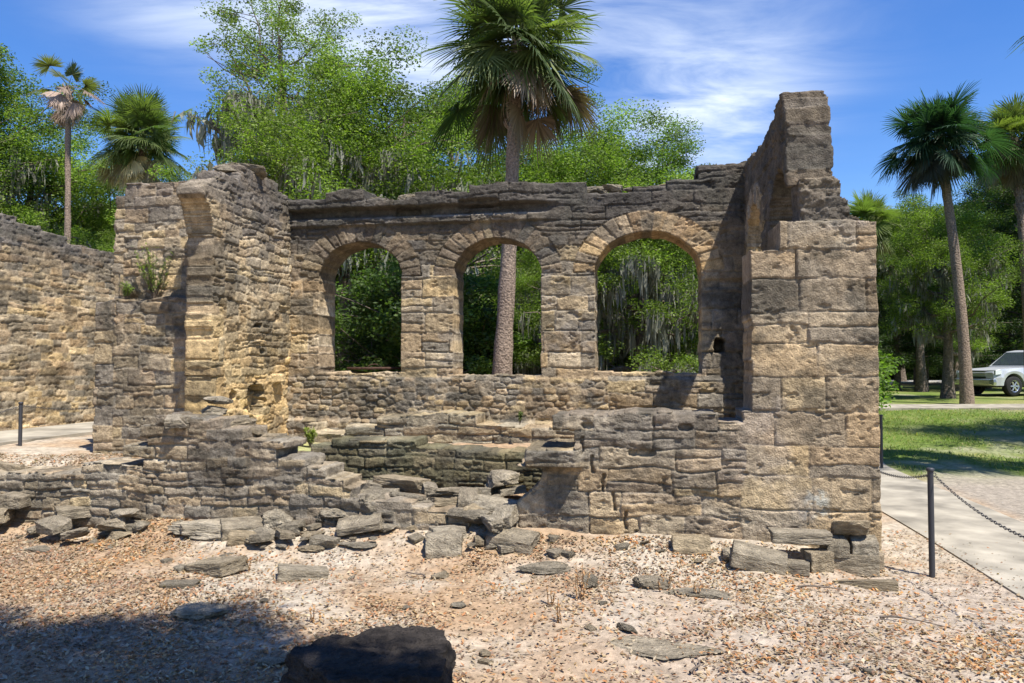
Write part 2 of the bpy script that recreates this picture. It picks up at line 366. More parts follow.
def masonry(name, parent, frame, s_rng, z_rng, T, layout, keep, res=.013, seed=1, snap=None, disp=None, color=None, tfn=None,
            recess=.014, joint=.006, rough=.0072, offs=.008, layers=None, label=None, mortar=(.42, .36, .27)):
    """one wall: a fine sheet following every stone, its far face, and the broken edges between them.
    frame = (origin (a,b), direction 'a+' / 'b+', normal sign): point = origin + s*dir, front face looks along n"""
    (oa, ob), dr, nr = frame
    ox, oy = W(oa, ob); dx, dy = dr[0]*U[0]+dr[1]*V[0], dr[0]*U[1]+dr[1]*V[1]; nx_, ny_ = nr[0]*U[0]+nr[1]*V[0], nr[0]*U[1]+nr[1]*V[1]
    s = np.arange(s_rng[0], s_rng[1]+res*.5, res); z = np.arange(z_rng[0], z_rng[1]+res*.5, res)
    S, Z = np.meshgrid(s, z)
    ids, jd, cs, cz = layout(S, Z)
    cc = lambda A: A[:-1, :-1]
    Sc, Zc = (S[:-1, :-1]+S[1:, 1:])/2, (Z[:-1, :-1]+Z[1:, 1:])/2
    K = keep(Sc, Zc, cc(cs), cc(cz), cc(ids))
    nz, nx = S.shape
    # vertices in use
    use = np.zeros(S.shape, bool); use[:-1, :-1] |= K; use[1:, :-1] |= K; use[:-1, 1:] |= K; use[1:, 1:] |= K
    full = np.zeros(S.shape, int); full[:-1, :-1] += K; full[1:, :-1] += K; full[:-1, 1:] += K; full[1:, 1:] += K
    bnd = use & (full < 4)
    Sp, Zp = S.copy(), Z.copy()
    if snap is not None: Sp, Zp = snap(Sp, Zp, res, bnd)
    # in-plane raggedness of broken edges
    rg = .012
    Sp = Sp + bnd*rg*fbm(S*9, Z*9, oct=2, seed=seed+50); Zp = Zp + bnd*rg*fbm(S*9, Z*9, oct=2, seed=seed+51)
    jw = joint*(1+.8*fbm(S*3, Z*3, oct=2, seed=seed+60))
    jm = 1-sst(jd, jw*.25, jw+.009)                     # 1 in the joint
    r1 = rnd(ids, seed, 1)
    tilt = (rnd(ids, seed, 5)-.5)*.06*(S-cs) + (rnd(ids, seed, 6)-.5)*.14*(Z-cz)
    D = offs*(r1-.5)*2 + tilt - recess*jm*np.clip(.9+1.7*fbm(S*3.1, Z*4, oct=3, seed=seed+61), -.1, 2.6) + rough*fbm(S*15, Z*21, oct=4, seed=seed+62, rough=.72)*1.9 + .012*fbm(S*2.1, Z*2.1, oct=2, seed=seed+63)
    pit = sst(fbm(S*7, Z*14, oct=4, seed=seed+64, rough=.6), .26, .5); D = D - .020*pit
    if disp is not None: D = disp(S, Z, D, cs, cz, ids)
    # colour
    pi = (rnd(ids, seed, 2)*len(PAL)).astype(int) % len(PAL)
    col = PAL[pi]*(.8+.4*rnd(ids, seed, 3))[..., None]
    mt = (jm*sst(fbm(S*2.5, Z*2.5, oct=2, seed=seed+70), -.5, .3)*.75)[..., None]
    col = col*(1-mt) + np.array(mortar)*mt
    if color is not None: col = color(S, Z, col, cs, cz, ids, jm)
    lich = sst(fbm(S*2.1+9, Z*3.0, oct=5, seed=seed+90, rough=.62)+.25*(rnd(ids, seed, 11)-.5), .10, .34)*.62
    col = stain(col, lich, np.array([.085, .078, .062]))
    och = sst(fbm(S*1.3+3, Z*1.7, oct=3, seed=seed+91)+.5*(rnd(ids, seed, 12)-.5), .22, .42)*.35
    col = col*(1-och[..., None])+col*np.array([1.12, .98, .78])*och[..., None]
    tt = T if tfn is None else tfn(S, Z)
    Tb = np.zeros(S.shape)+tt
    vid = -np.ones(S.shape, np.int64); vid[use] = np.arange(use.sum()); nv = int(use.sum())
    def pos(Sv, Zv, dn): return np.stack([ox+Sv*dx+dn*nx_, oy+Sv*dy+dn*ny_, Zv], -1)
    Pf = pos(Sp[use], Zp[use], D[use]); Db = -Tb[use] - D[use]*.6
    Pb = pos(Sp[use], Zp[use], Db)
    f = np.stack([vid[:-1, :-1], vid[:-1, 1:], vid[1:, 1:], vid[1:, :-1]], -1)[K]
    # orientation
    det = dx*ny_-dy*nx_
    flip = det > 0     # s x z = -(normal) for right-handed when det>0
    ff = f[:, ::-1] if flip else f
    fb = (f if flip else f[:, ::-1]) + nv
    allv = [Pf, Pb]; allf = [ff, fb]; cu = col[use]; allc = [cu, cu]
    # side walls
    Kp = np.zeros((nz+1, nx+1), bool); Kp[1:-1, 1:-1] = K
    E = []
    a_ = Kp[1:-1, :][:, 1:] != Kp[1:-1, :][:, :-1]      # vertical edges, between cell (j,i-1),(j,i)
    jj, ii = np.nonzero(a_)
    inside_right = Kp[1:-1, :][:, 1:][jj, ii]
    v1 = vid[jj, ii]; v2 = vid[jj+1, ii]
    E.append(np.stack([np.where(inside_right, v2, v1), np.where(inside_right, v1, v2)], -1))
    b_ = Kp[1:, 1:-1] != Kp[:-1, 1:-1]
    jj, ii = np.nonzero(b_); inside_up = Kp[1:, 1:-1][jj, ii]
    v1 = vid[jj, ii]; v2 = vid[jj, ii+1]
    E.append(np.stack([np.where(inside_up, v1, v2), np.where(inside_up, v2, v1)], -1))
    E = np.concatenate(E)
    bl = np.unique(E); nb = len(bl); mp = -np.ones(nv, np.int64); mp[bl] = np.arange(nb)
    Lr = layers or max(3, int(np.median(Tb)/.035))
    rings = [bl]
    base = 2*nv
    gf = np.stack([fbm(Sp*0+Sp, Zp, oct=1, seed=1)*0], 0)
    Sb, Zb = Sp[use][bl], Zp[use][bl]; Df, Dbb = D[use][bl], Db[bl]
    # outward direction in the plane, from the mask
    gs = np.zeros(S.shape); gz = np.zeros(S.shape); Kf = K.astype(float)
    gs[:-1, :-1] -= Kf*-1; gs[1:, :-1] -= Kf*-1; gs[:-1, 1:] -= Kf; gs[1:, 1:] -= Kf
    gz[:-1, :-1] += Kf; gz[:-1, 1:] += Kf; gz[1:, :-1] -= Kf; gz[1:, 1:] -= Kf
    gs, gz = gs[use][bl]*-1, gz[use][bl]*-1
    gl = np.hypot(gs, gz)+1e-6; gs, gz = gs/gl, gz/gl     # points into the stone
    idb = ids[use][bl]; jmb = jm[use][bl]
    for k in range(1, Lr):
        t = k/Lr; dn = Df*(1-t)+Dbb*t
        w = .016*fbm(Sb*6+3, Zb*6, dn*7, oct=3, seed=seed+80) + .008*(jmb) + (rnd(idb, seed, 20+k//4)-.5)*.02
        allv.append(pos(Sb+gs*w, Zb+gz*w, dn))
        vr = (.85+.3*rnd(idb, seed, 30+k//5))[:, None]
        allc.append(cu[bl]*vr)
        rings.append(base+np.arange(nb)); base += nb
    rings.append(bl+nv)
    e1, e2 = mp[E[:, 0]], mp[E[:, 1]]
    for r0, r1_ in zip(rings[:-1], rings[1:]):
        q = np.stack([r0[e1], r0[e2], r1_[e2], r1_[e1]], -1)
        allf.append(q if flip else q[:, ::-1])
    me = mesh_np(name, np.concatenate(allv), np.concatenate(allf), np.concatenate(allc))
    o = link(name, me, M_WALL, parent)
    if label: prop(o, label)
    return o

def prof(pts):
    xs = [p[0] for p in pts]; zs = [p[1] for p in pts]
    return lambda s: np.interp(s, xs, zs)
def hole(D, S, Z, cs, cz, rx, rz, depth, p=4):
    q = (np.abs((S-cs)/rx)**p+np.abs((Z-cz)/rz)**p) + 1.1*fbm(S*13, Z*15, oct=3, seed=int(abs(cs)*100))
    return D - depth*(1-sst(q, .7, 1.3))
DARK = np.array([.075, .068, .060]); GREY = np.array([.20, .185, .165])
def stain(col, f, to=DARK):
    f = np.clip(f, 0, 1)[..., None]; return col*(1-f)+to*f

ruin = empty('ruined_building', (*W(-3.6, 1.6), 0))
prop(ruin, 'roofless stone ruin of tan and dark blocks with three arched window openings', 'ruin')
def par(o):
    o.parent = ruin; o.matrix_parent_inverse = Matrix.Translation(-Vector(ruin.location)); return o

# --- back wall with the three arches
WIN = [(-6.08, .632, .52, 1.655), (-4.053, .627, .52, 1.62), (-1.971, .71, .55, 1.66)]
SPR = 3.04; RING = .30
def back_layout(S, Z):
    A = lay_courses(S, Z, 11, (.2, .3), (.3, .62), warp=.006)
    B = lay_rubble(S, Z, 12, .17, .085, .7)
    Cc = lay_courses(S, Z, 13, (.13, .2), (.3, .8), warp=.02, split=.35)
    sel = np.where(Z < 1.6+.04*fbm(S*2, Z*2, seed=3), 1, np.where(Z > SPR+.52, 2, 0))
    sel = np.where((Z < 1.62) & (S > -2.5) & (Z > 1.1), 2, sel)
    ids, jd, cs, cz = pick([A, B, Cc], sel)
    jd = np.minimum(jd, np.where(sel == 0, np.abs(Z-(SPR+.52)), 9))
    for k, (c, rx, ry, sill) in enumerate(WIN):
        dx = S-c; dz = Z-SPR; ro = np.sqrt((dx/(rx+RING))**2+(np.maximum(dz, 0)/(ry+RING*.93))**2)
        ring = (dz > -.0) & (ro < 1)
        th = np.arctan2(dz/(ry+.15), dx/(rx+.15)); nvs = 17; t = th/math.pi*nvs
        ti = np.floor(t)
        jr = np.minimum(t-ti, ti+1-t)*math.pi/nvs*(rx+.15)
        jr = np.minimum(jr, np.abs(1-ro)*(rx+RING)*.8)
        ids = np.where(ring, 5000011+k*100+ti.astype(np.int64)*3, ids); jd = np.where(ring, jr, jd)
        thc = (ti+.5)/nvs*math.pi
        cs = np.where(ring, c+(rx+.15)*np.cos(thc), cs); cz = np.where(ring, SPR+(ry+.15)*np.sin(thc), cz)
    return ids, jd, cs, cz
bt = prof([(-7.9, 4.3), (-7.1, 4.2), (-6.6, 4.24), (-5.5, 4.25), (-4.6, 4.25), (-3.4, 4.28), (-2.2, 4.26), (-1.5, 4.27), (-1.45, 4.44), (0, 4.44)])
def back_keep(S, Z, cs, cz, ids):
    k = cz < bt(cs) + .07*fbm(cs*1.7, cs*0, oct=2, seed=44) - .02
    for c, rx, ry, sill in WIN:
        dx = np.abs(S-c); ins = (Z > sill+.02*fbm(S*4, Z*0, oct=2, seed=4)) & (dx < rx) & ((Z < SPR) | ((dx/rx)**2+((Z-SPR)/ry)**2 < 1))
        k &= ~ins
    return k
def back_snap(S, Z, res, bnd):
    for c, rx, ry, sill in WIN:
        dx = S-c; dz = Z-SPR
        rho = np.sqrt((dx/rx)**2+(dz/ry)**2)
        m = bnd & (dz > 0) & (np.abs(rho-1) < 1.6*res/min(rx, ry)) & (rho > .01)
        S = np.where(m, c+dx/np.maximum(rho, .01), S); Z = np.where(m, SPR+dz/np.maximum(rho, .01), Z)
        for sg in (-1, 1):
            m = bnd & (dz <= 0) & (np.abs(S-(c+sg*rx)) < res) & (Z > sill+.03)
            S = np.where(m, c+sg*rx, S)
    return S, Z
def back_disp(S, Z, D, cs, cz, ids):
    lf = 1-sst(S, -3.7, -3.1)
    n = .03*fbm(S*1.8, Z*0, oct=3, seed=71)
    D = D + lf*(.13+n*1.5)*sst(Z, 4.02+n, 4.05+n) - lf*.05*(sst(Z, 3.90, 3.93)*(1-sst(Z, 4.02, 4.05))) + lf*.05*(sst(Z, 3.78, 3.80)*(1-sst(Z, 3.885, 3.90)))
    D = D + .025*(1-sst(Z, 1.56, 1.62)) + .05*(1-sst(Z, .95, 1.0))
    D = hole(D, S, Z, -1.03, 2.03, .07, .09, .3)
    D = hole(D, S, Z, -5.35, 3.98, .2, .06, .1); D = hole(D, S, Z, -4.3, 4.05, .3, .05, .1)
    D = D - .03*(sst(Z, 2.78, 2.8)*(1-sst(Z, 2.9, 2.92)))*sst(S, -1.25, -1.2)
    return D
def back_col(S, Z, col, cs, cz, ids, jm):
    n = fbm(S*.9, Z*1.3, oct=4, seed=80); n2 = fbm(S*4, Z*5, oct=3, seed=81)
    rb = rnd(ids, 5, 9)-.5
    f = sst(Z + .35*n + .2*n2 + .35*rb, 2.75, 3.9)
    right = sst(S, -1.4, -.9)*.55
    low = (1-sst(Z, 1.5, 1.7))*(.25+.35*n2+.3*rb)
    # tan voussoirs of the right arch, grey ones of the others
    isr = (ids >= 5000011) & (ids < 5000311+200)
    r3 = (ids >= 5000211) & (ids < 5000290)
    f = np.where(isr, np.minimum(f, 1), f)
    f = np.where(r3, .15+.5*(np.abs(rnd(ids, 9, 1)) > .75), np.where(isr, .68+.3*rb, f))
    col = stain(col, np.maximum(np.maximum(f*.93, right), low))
    col = np.where(r3[..., None], col*np.array([1.12, 1.03, .92]), col)
    g = sst(n2+n, .35, .75)*.5; col = stain(col, g*(Z < 3.1), GREY)
    led = (sst(Z, 3.87, 3.885)*(1-sst(Z, 3.91, 3.92)))*(1-sst(S, -3.7, -3.3))*.7; col = stain(col, led, np.array([.42, .36, .29]))
    return col
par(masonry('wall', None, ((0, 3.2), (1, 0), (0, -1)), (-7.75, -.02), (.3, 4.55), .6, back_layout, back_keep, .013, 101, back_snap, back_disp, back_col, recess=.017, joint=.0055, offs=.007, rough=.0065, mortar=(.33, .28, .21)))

# --- right side wall running back from the pier
SWIN = [(.74, .52), (2.40, .52)]
def side_layout(S, Z):
    ids, jd, cs, cz = lay_courses(S, Z, 31, (.14, .24), (.3, .6), warp=.014)
    for k, (c, r) in enumerate(SWIN):
        dx = S-c; dz = Z-SPR-.12; ro = np.sqrt((dx/(r+.28))**2+(np.maximum(dz, 0)/(.56+.26))**2); ring = (dz > 0) & (ro < 1)
        t = np.arctan2(dz/.7, dx/(r+.14))/math.pi*13; ti = np.floor(t); jr = np.minimum(np.minimum(t-ti, ti+1-t)*math.pi/13*.6, np.abs(1-ro)*.7)
        ids = np.where(ring, 5000011+k*100+ti.astype(np.int64)*3, ids); jd = np.where(ring, jr, jd)
    return ids, jd, cs, cz
def side_keep(S, Z, cs, cz, ids):
    k = cz < prof([(.2, 4.43), (.6, 4.44), (1.2, 4.36), (2.4, 4.38), (3.3, 4.40)])(cs)
    k &= ~((S < .5) & (Z > 3.9) & (cs < .33))|(cz < 4.2)
    k &= cz < 4.6
    for c, r in SWIN:
        dx = np.abs(S-c); k &= ~((Z > 1.65) & (dx < r) & ((Z < SPR+.12) | ((dx/r)**2+((Z-SPR-.12)/.56)**2 < 1)))
    return k
def side_t(S, Z):
    q = np.floor(Z/.19)
    t = .41 + .27*(1-sst(Z, 2.9, 2.95)) + .04*(rnd(q.astype(np.int64), 5, 1)-.5)
    return np.where((S > 1.7) & (Z > 2.5), .2, t)
def side_col(S, Z, col, cs, cz, ids, jm):
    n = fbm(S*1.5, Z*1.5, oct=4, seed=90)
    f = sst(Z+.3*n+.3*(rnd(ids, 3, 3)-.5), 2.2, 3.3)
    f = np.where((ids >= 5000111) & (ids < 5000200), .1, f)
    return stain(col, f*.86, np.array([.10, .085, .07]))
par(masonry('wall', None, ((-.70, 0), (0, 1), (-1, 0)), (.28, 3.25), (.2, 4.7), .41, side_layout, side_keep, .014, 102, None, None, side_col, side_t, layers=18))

def sh_keep(S, Z, cs, cz, ids):
    return (S < np.interp(Z, [2.95, 3.1, 3.14, 3.28, 3.32, 3.44, 3.48], [-.06, -.08, -.16, -.18, -.24, -.25, -.29])) & (S > -.60)
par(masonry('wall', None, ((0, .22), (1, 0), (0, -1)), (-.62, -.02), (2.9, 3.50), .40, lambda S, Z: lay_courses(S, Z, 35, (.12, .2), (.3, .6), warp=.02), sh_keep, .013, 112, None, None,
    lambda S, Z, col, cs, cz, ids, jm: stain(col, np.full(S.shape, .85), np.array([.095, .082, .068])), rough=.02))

# --- front wall: tall corner pier and the broken stretch beside it
def front_layout(S, Z):
    A = lay_courses(S, Z, 47, (.24, .33), (.38, .85), z0=-.11, warp=.004, split=.12)
    B = lay_courses(S, Z, 42, (.15, .27), (.25, .75), z0=-.1, warp=.028, split=.35)
    sel = (S < -1.15-.15*fbm(S*0, Z*3, oct=2, seed=8)).astype(int)
    return pick([A, B], sel)
ft = prof([(-3.6, .15), (-3.35, .5), (-3.16, .98), (-3.15, 1.02), (-2.9, 1.03), (-2.86, 1.32), (-2.2, 1.34), (-1.2, 1.33), (-1.075, 1.33), (-1.07, 2.78), (-.83, 2.78), (-.82, 3.04), (.02, 3.05)])
def front_keep(S, Z, cs, cz, ids):
    k = np.where(S > -1.07+.012*fbm(Z*8, Z*0, oct=2, seed=61), Z < np.where(S > -.825, 3.05, 2.79)+.012*fbm(S*6, S*0, oct=2, seed=60), cz < ft(np.clip(cs, -9, -1.08))-.06)
    k &= ~((S < -1.07) & (Z > 1.36))
    k &= ~((S < -3.0) & (Z > 1.04)); k &= ~((S < -2.88) & (Z > 1.10))
    edge = -3.30+.10*fbm(Z*3, Z*0, oct=2, seed=6)+.28*(sst(Z, .25, .72)*(1-sst(Z, .79, .8)))
    edge = np.where(Z > .8, -3.18+.02*fbm(Z*9, Z*0, oct=1, seed=6), edge)
    k &= S > edge
    return k
def front_disp(S, Z, D, cs, cz, ids):
    lf = 1-sst(S, -1.3, -1.1)
    D = D + lf*.012*fbm(S*6, Z*22, oct=3, seed=33) - (1-lf)*.35*(D-D.mean())*.3 + (1-lf)*.003*fbm(S*30, Z*34, oct=2, seed=34)
    slab = (sst(Z, .80, .82)*(1-sst(Z, 1.0, 1.03)))*(1-sst(S, -2.66, -2.58))
    D = D + slab*.12 - lf*(1-sst(S, -2.9, -2.6))*(1-sst(Z, .74, .80))*.05
    D = hole(D, S, Z, -2.55, 1.19, .05, .03, .05, 2); D = hole(D, S, Z, -1.66, 1.19, .06, .03, .05, 2); D = hole(D, S, Z, -2.05, .95, .12, .03, .06, 2)
    # crack running down between the two stretches
    cr = -2.62+.10*np.floor((1.1-Z)/.17)+.03*fbm(Z*7, Z*0, oct=3, seed=3)+.01*fbm(S*30, Z*30, oct=2, seed=4)
    D = D - .05*(1-sst(np.abs(S-cr), .006, .02))*(Z < 1.1)*sst(fbm(Z*4, Z*0, oct=2, seed=14), -.5, 0)
    D = D + .04*(1-sst(Z, .12, .16))
    D = D - .08*sst(Z, 1.24, 1.33)*lf*sst(fbm(S*3, Z*0, oct=2, seed=5), 0, .2)
    return D
def front_col(S, Z, col, cs, cz, ids, jm):
    n = fbm(S*1.1, Z*1.6, oct=4, seed=95); n2 = fbm(S*5, Z*7, oct=3, seed=96); rb = rnd(ids, 4, 4)-.5
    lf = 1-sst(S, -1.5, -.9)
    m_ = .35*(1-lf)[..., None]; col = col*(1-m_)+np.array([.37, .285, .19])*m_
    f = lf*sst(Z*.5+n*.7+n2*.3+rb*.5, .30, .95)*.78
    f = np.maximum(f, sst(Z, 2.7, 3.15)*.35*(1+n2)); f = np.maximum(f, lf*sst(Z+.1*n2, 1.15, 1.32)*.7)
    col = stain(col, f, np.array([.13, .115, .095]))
    pale = (1-sst(np.abs(S+.52+.05*n2), .05, .11))*(1-sst(np.abs(Z-.55+.04*n), .08, .16))*sst(fbm(S*22, Z*22, oct=3, seed=15), -.25, .1)*.8; col = stain(col, pale, np.array([.44, .43, .36]))
    ok = sst(n+n2*.4, .1, .5)*(1-lf)*.35; col = stain(col, ok, np.array([.30, .27, .25]))
    return col
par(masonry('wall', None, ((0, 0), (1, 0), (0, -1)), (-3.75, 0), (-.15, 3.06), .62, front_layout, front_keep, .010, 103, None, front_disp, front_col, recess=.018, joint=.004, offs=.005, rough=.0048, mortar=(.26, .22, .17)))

# --- left stretch of the front wall, low and tumbled
lt = prof([(-9.6, .52), (-8.3, .62), (-7.6, .72), (-7.3, .74), (-7.18, .98), (-6.95, 1.08), (-6.8, 1.2), (-6.3, 1.18), (-6.1, 1.14), (-5.9, 1.02), (-5.65, .98), (-5.5, .8), (-5.2, .62), (-4.9, .42), (-4.3, .36), (-3.7, .3)])
def low_layout(S, Z): return lay_courses(S, Z, 51, (.075, .14), (.14, .42), warp=.03, split=.1)
def low_keep(S, Z, cs, cz, ids):
    return (cz < lt(cs)+.05*fbm(cs*3, cz*2, oct=2, seed=7)) & (cz < lt(S)+.2)
def low_col(S, Z, col, cs, cz, ids, jm):
    n = fbm(S*1.3, Z*1.6, oct=4, seed=97); rb = rnd(ids, 4, 4)-.5
    f = .50+.4*n+.4*rb - .3*(S < -7.2); col = stain(col, np.clip(f, .05, .85), np.array([.155, .135, .11]))
    return col
par(masonry('wall', None, ((0, -.02), (1, 0), (0, -1)), (-9.7, -3.7), (-.1, 1.35), .5, low_layout, low_keep, .013, 104, None, None, low_col, recess=.020, offs=.014, mortar=(.36, .32, .25)))

# --- left side wall with the stub of its arch
def lw_layout(S, Z): return pick([lay_courses(S, Z, 61, (.08, .15), (.16, .42), warp=.028, split=.15), lay_courses(S, Z, 62, (.2, .28), (.3, .5), warp=.01)], ((S > 1.72) & (Z > 1.1)).astype(int)*(S > 1.75))
wt = prof([(-.1, 4.2), (.3, 4.27), (.9, 4.40), (1.25, 4.38), (1.6, 4.2), (1.9, 4.08), (2.4, 4.0)])
def lw_keep(S, Z, cs, cz, ids):      # s runs from the back wall towards the camera
    k = cz < wt(cs)+.05*fbm(cs*4, cz, oct=2, seed=5)
    # jamb at s=2, arch springs towards the camera above z=3.25
    xr = 2.0 + 0*Z
    over = np.interp(Z, [3.25, 3.45, 3.60, 3.72, 3.82, 3.88, 3.96, 4.1], [2.0, 2.02, 2.07, 2.15, 2.25, 2.24, 2.12, 1.85])
    k &= S < np.where(Z < 3.3, xr, over)+.02*fbm(S*0, Z*7, oct=2, seed=9)
    return k
def lw_disp(S, Z, D, cs, cz, ids):
    D = hole(D, S, Z, .95, 1.30, .20, .20, .35, 2); D = hole(D, S, Z, 1.5, 1.38, .08, .07, .2, 2)
    D = hole(D, S, Z, .75, 1.95, .05, .04, .2, 2); D = hole(D, S, Z, .42, 2.42, .05, .06, .2, 2); D = hole(D, S, Z, .9, 2.3, .1, .03, .1, 2)
    D = D + .10*(1-sst(np.abs(S-.38), .09, .12))*(1-sst(np.abs(Z-1.58), .05, .07))
    D = D + .02*(1-sst(Z, 1.1, 1.3)) - .025*sst(fbm(S*1.5, Z*2, oct=2, seed=66), .1, .3)*(Z < 2.6)*(S < 1.7)
    return D
def lw_col(S, Z, col, cs, cz, ids, jm):
    n = fbm(S*1.1, Z*1.4, oct=4, seed=98); rb = rnd(ids, 4, 4)-.5
    f = sst(Z+.3*n+.5*rb, 2.9, 4.1)*.9
    col = (col*.75+np.array([.42, .34, .22])*.25)*(1+.25*(1-sst(Z, 1.6, 3.0)))[..., None]*(1+(1-sst(Z, 1.6, 3))[..., None]*np.array([.12, .02, -.2]))
    return stain(col, f, np.array([.15, .13, .11]))
par(masonry('wall', None, ((-7.15, 3.2), (0, -1), (1, 0)), (-.1, 2.5), (.4, 4.7), .36, lw_layout, lw_keep, .013, 105, None, lw_disp, lw_col, recess=.016, offs=.010, mortar=(.45, .37, .25)))

# --- outer left wall facing forward, with a ledge
def ow_layout(S, Z): return pick([lay_courses(S, Z, 71, (.1, .19), (.2, .5), warp=.022, split=.2), lay_courses(S, Z, 72, (.24, .34), (.5, .62), z0=-1.03)], (S < -8.72).astype(int))
def ow_keep(S, Z, cs, cz, ids):
    lim = np.where(Z > 2.62+.05*fbm(S*3, Z*0, oct=2, seed=6), -8.87+.02*fbm(Z*7, Z*0, seed=3, oct=2), -9.0+.012*fbm(Z*7, Z*0, seed=4, oct=2))
    k = S > lim
    return k & (cz < prof([(-9.1, 4.1), (-8.6, 4.08), (-8.0, 4.18), (-7.7, 4.22), (-7.3, 4.3)])(cs)-.02)
def ow_disp(S, Z, D, cs, cz, ids):
    st = 2.60+.05*fbm(S*3, Z*0, oct=2, seed=6)
    return D - .16*sst(Z, st, st+.03)
def ow_col(S, Z, col, cs, cz, ids, jm):
    n = fbm(S*1.1, Z*1.4, oct=4, seed=99); rb = rnd(ids, 4, 4)-.5
    f = np.maximum(sst(Z+.3*n+.4*rb, 3.4, 4.2)*.8, .16+.25*n)
    f = np.maximum(f, .55*(1-sst(np.abs(Z-2.6), .03, .12))*(n > -.3))
    st = sst(fbm(S*7+(Z*2.5), Z*.6, oct=2, seed=12), .15, .4)*sst(Z, 1.9, 2.5)*(1-sst(Z, 2.55, 2.62))*.4
    return stain(col, np.maximum(f, st), np.array([.15, .125, .105]))
par(masonry('wall', None, ((0, 1.5), (1, 0), (0, -1)), (-9.12, -7.45), (.4, 4.45), .7, ow_layout, ow_keep, .013, 106, None, ow_disp, ow_col, recess=.014, offs=.010))

# --- bench-like footing along the back wall, and the low retaining wall in the gap
def bench_l(S, Z): return lay_courses(S, Z, 81, (.1, .16), (.25, .6), warp=.02)
par(masonry('footing', None, ((0, 2.62), (1, 0), (0, -1)), (-6.6, -1.0), (.4, 1.18), .66, bench_l,
    lambda S, Z, cs, cz, ids: cz < 1.0+.10*fbm(cs*1.5, cz*0, oct=2, seed=3)-.12*(cs < -5.6)-.5*((cs > -3.62) & (cs < -3.5)), .015, 107, None, None,
    lambda S, Z, col, cs, cz, ids, jm: stain(col, .25+.45*fbm(S*2, Z*2, oct=3, seed=8), np.array([.2, .19, .13])), recess=.03, offs=.02))
rt = prof([(-6.6, .5), (-6.2, .72), (-5.75, .8), (-5.7, .9), (-4.6, .9), (-4.5, .84), (-4.2, .8), (-3.6, .8), (-3.0, .76), (-2.0, .7)])
low_wall = masonry('low_wall', None, ((0, 1.08), (1, 0), (0, -1)), (-6.6, -1.2), (.0, 1.1), .45, lambda S, Z: lay_courses(S, Z, 91, (.085, .13), (.16, .36), warp=.015, split=.05),
    lambda S, Z, cs, cz, ids: cz < rt(cs), .012, 108, None, None,
    lambda S, Z, col, cs, cz, ids, jm: stain(col, np.clip(.72+.5*fbm(S*1.4, Z*2, oct=3, seed=18)+.3*(rnd(ids, 3, 3)-.5), 0, .92), np.array([.105, .1, .06])), recess=.02, offs=.012, mortar=(.33, .30, .22))
par(low_wall); low_wall.name = 'footing'

# --- long wall at the far left
def far_col(S, Z, col, cs, cz, ids, jm):
    n = fbm(S*1.1, Z*1.4, oct=4, seed=111); rb = rnd(ids, 4, 4)-.5
    return stain(col*np.array([1.08, 1.06, 1.02]), sst(Z+.25*n+.4*rb, 3.2, 4.1)*.9, np.array([.12, .11, .10]))
fw = masonry('stone_wall', None, ((-12.5, 0), (0, 1), (1, 0)), (-3.0, 13.0), (.4, 4.5), .6, lambda S, Z: lay_courses(S, Z, 121, (.08, .15), (.18, .5), warp=.02, split=.1),
    lambda S, Z, cs, cz, ids: cz < prof([(-3, 4.5), (3.5, 4.3), (5, 4.05), (8, 3.95), (13, 3.9)])(cs)+.05*fbm(cs*2, cz, oct=2, seed=8), .02, 109, None, None, far_col, recess=.015, offs=.009, mortar=(.47, .40, .28))
prop(fw, 'long high wall of pale yellow rubble stone at the far left edge', 'wall')

# --- rough lumps on the tops
def rock_mesh(seed, n=24, box=.55, rough=.20, name='stone', chops=7):
    # cube sphere, pushed towards a broken block
    g = np.linspace(-1, 1, n+1); A, B = np.meshgrid(g, g)
    vs, fs = [], []; off = 0
    idx = np.arange((n+1)**2).reshape(n+1, n+1); q = np.stack([idx[:-1, :-1], idx[:-1, 1:], idx[1:, 1:], idx[1:, :-1]], -1).reshape(-1, 4)
    for ax in range(3):
        for sg in (-1, 1):
            P = np.zeros((n+1, n+1, 3)); P[..., ax] = sg; P[..., (ax+1) % 3] = A; P[..., (ax+2) % 3] = B
            vs.append(P.reshape(-1, 3)); fs.append((q if sg > 0 else q[:, ::-1])+off); off += (n+1)**2
    P = np.concatenate(vs); Fq = np.concatenate(fs)
    sph = P/np.linalg.norm(P, axis=1)[:, None]
    P2 = sph*(1-box)+P*.78*box
    rs = RS(seed)
    for i in range(chops):    # chop with random planes for facets
        d = rs.normal(size=3); d /= np.linalg.norm(d); h = rs.uniform(.42, .66)
        t = P2@d-h; P2 = P2-np.outer(np.maximum(t, 0)*.93, d)
    X, Y, Z = P2.T
    D = rough*.5*fbm(X*1.6+seed, Y*1.6, Z*1.6, oct=2, seed=seed)+rough*.75*fbm(X*5+seed, Y*5, Z*6, oct=4, seed=seed+5, rough=.65)
    P2 = P2+P2/np.linalg.norm(P2, axis=1)[:, None]*D[:, None]
    # weld
    key = np.round(P, 5); u, first, inv = np.unique(key, axis=0, return_index=True, return_inverse=True)
    P3 = P2[first]; Fq = inv.reshape(-1)[Fq]
    mx = np.abs(P3).max(0); P3 = P3/mx*.5
    P3[:, 2] -= P3[:, 2].min()
    return mesh_np(name, P3, Fq)
ROCKS = [rock_mesh(200+i, box=.35+.08*(i % 5)) for i in range(12)]
BLOCKS = [rock_mesh(500+i, box=.97, rough=.07, chops=1) for i in range(8)]
SLABS = [rock_mesh(300+i, box=.8, rough=.14) for i in range(5)]
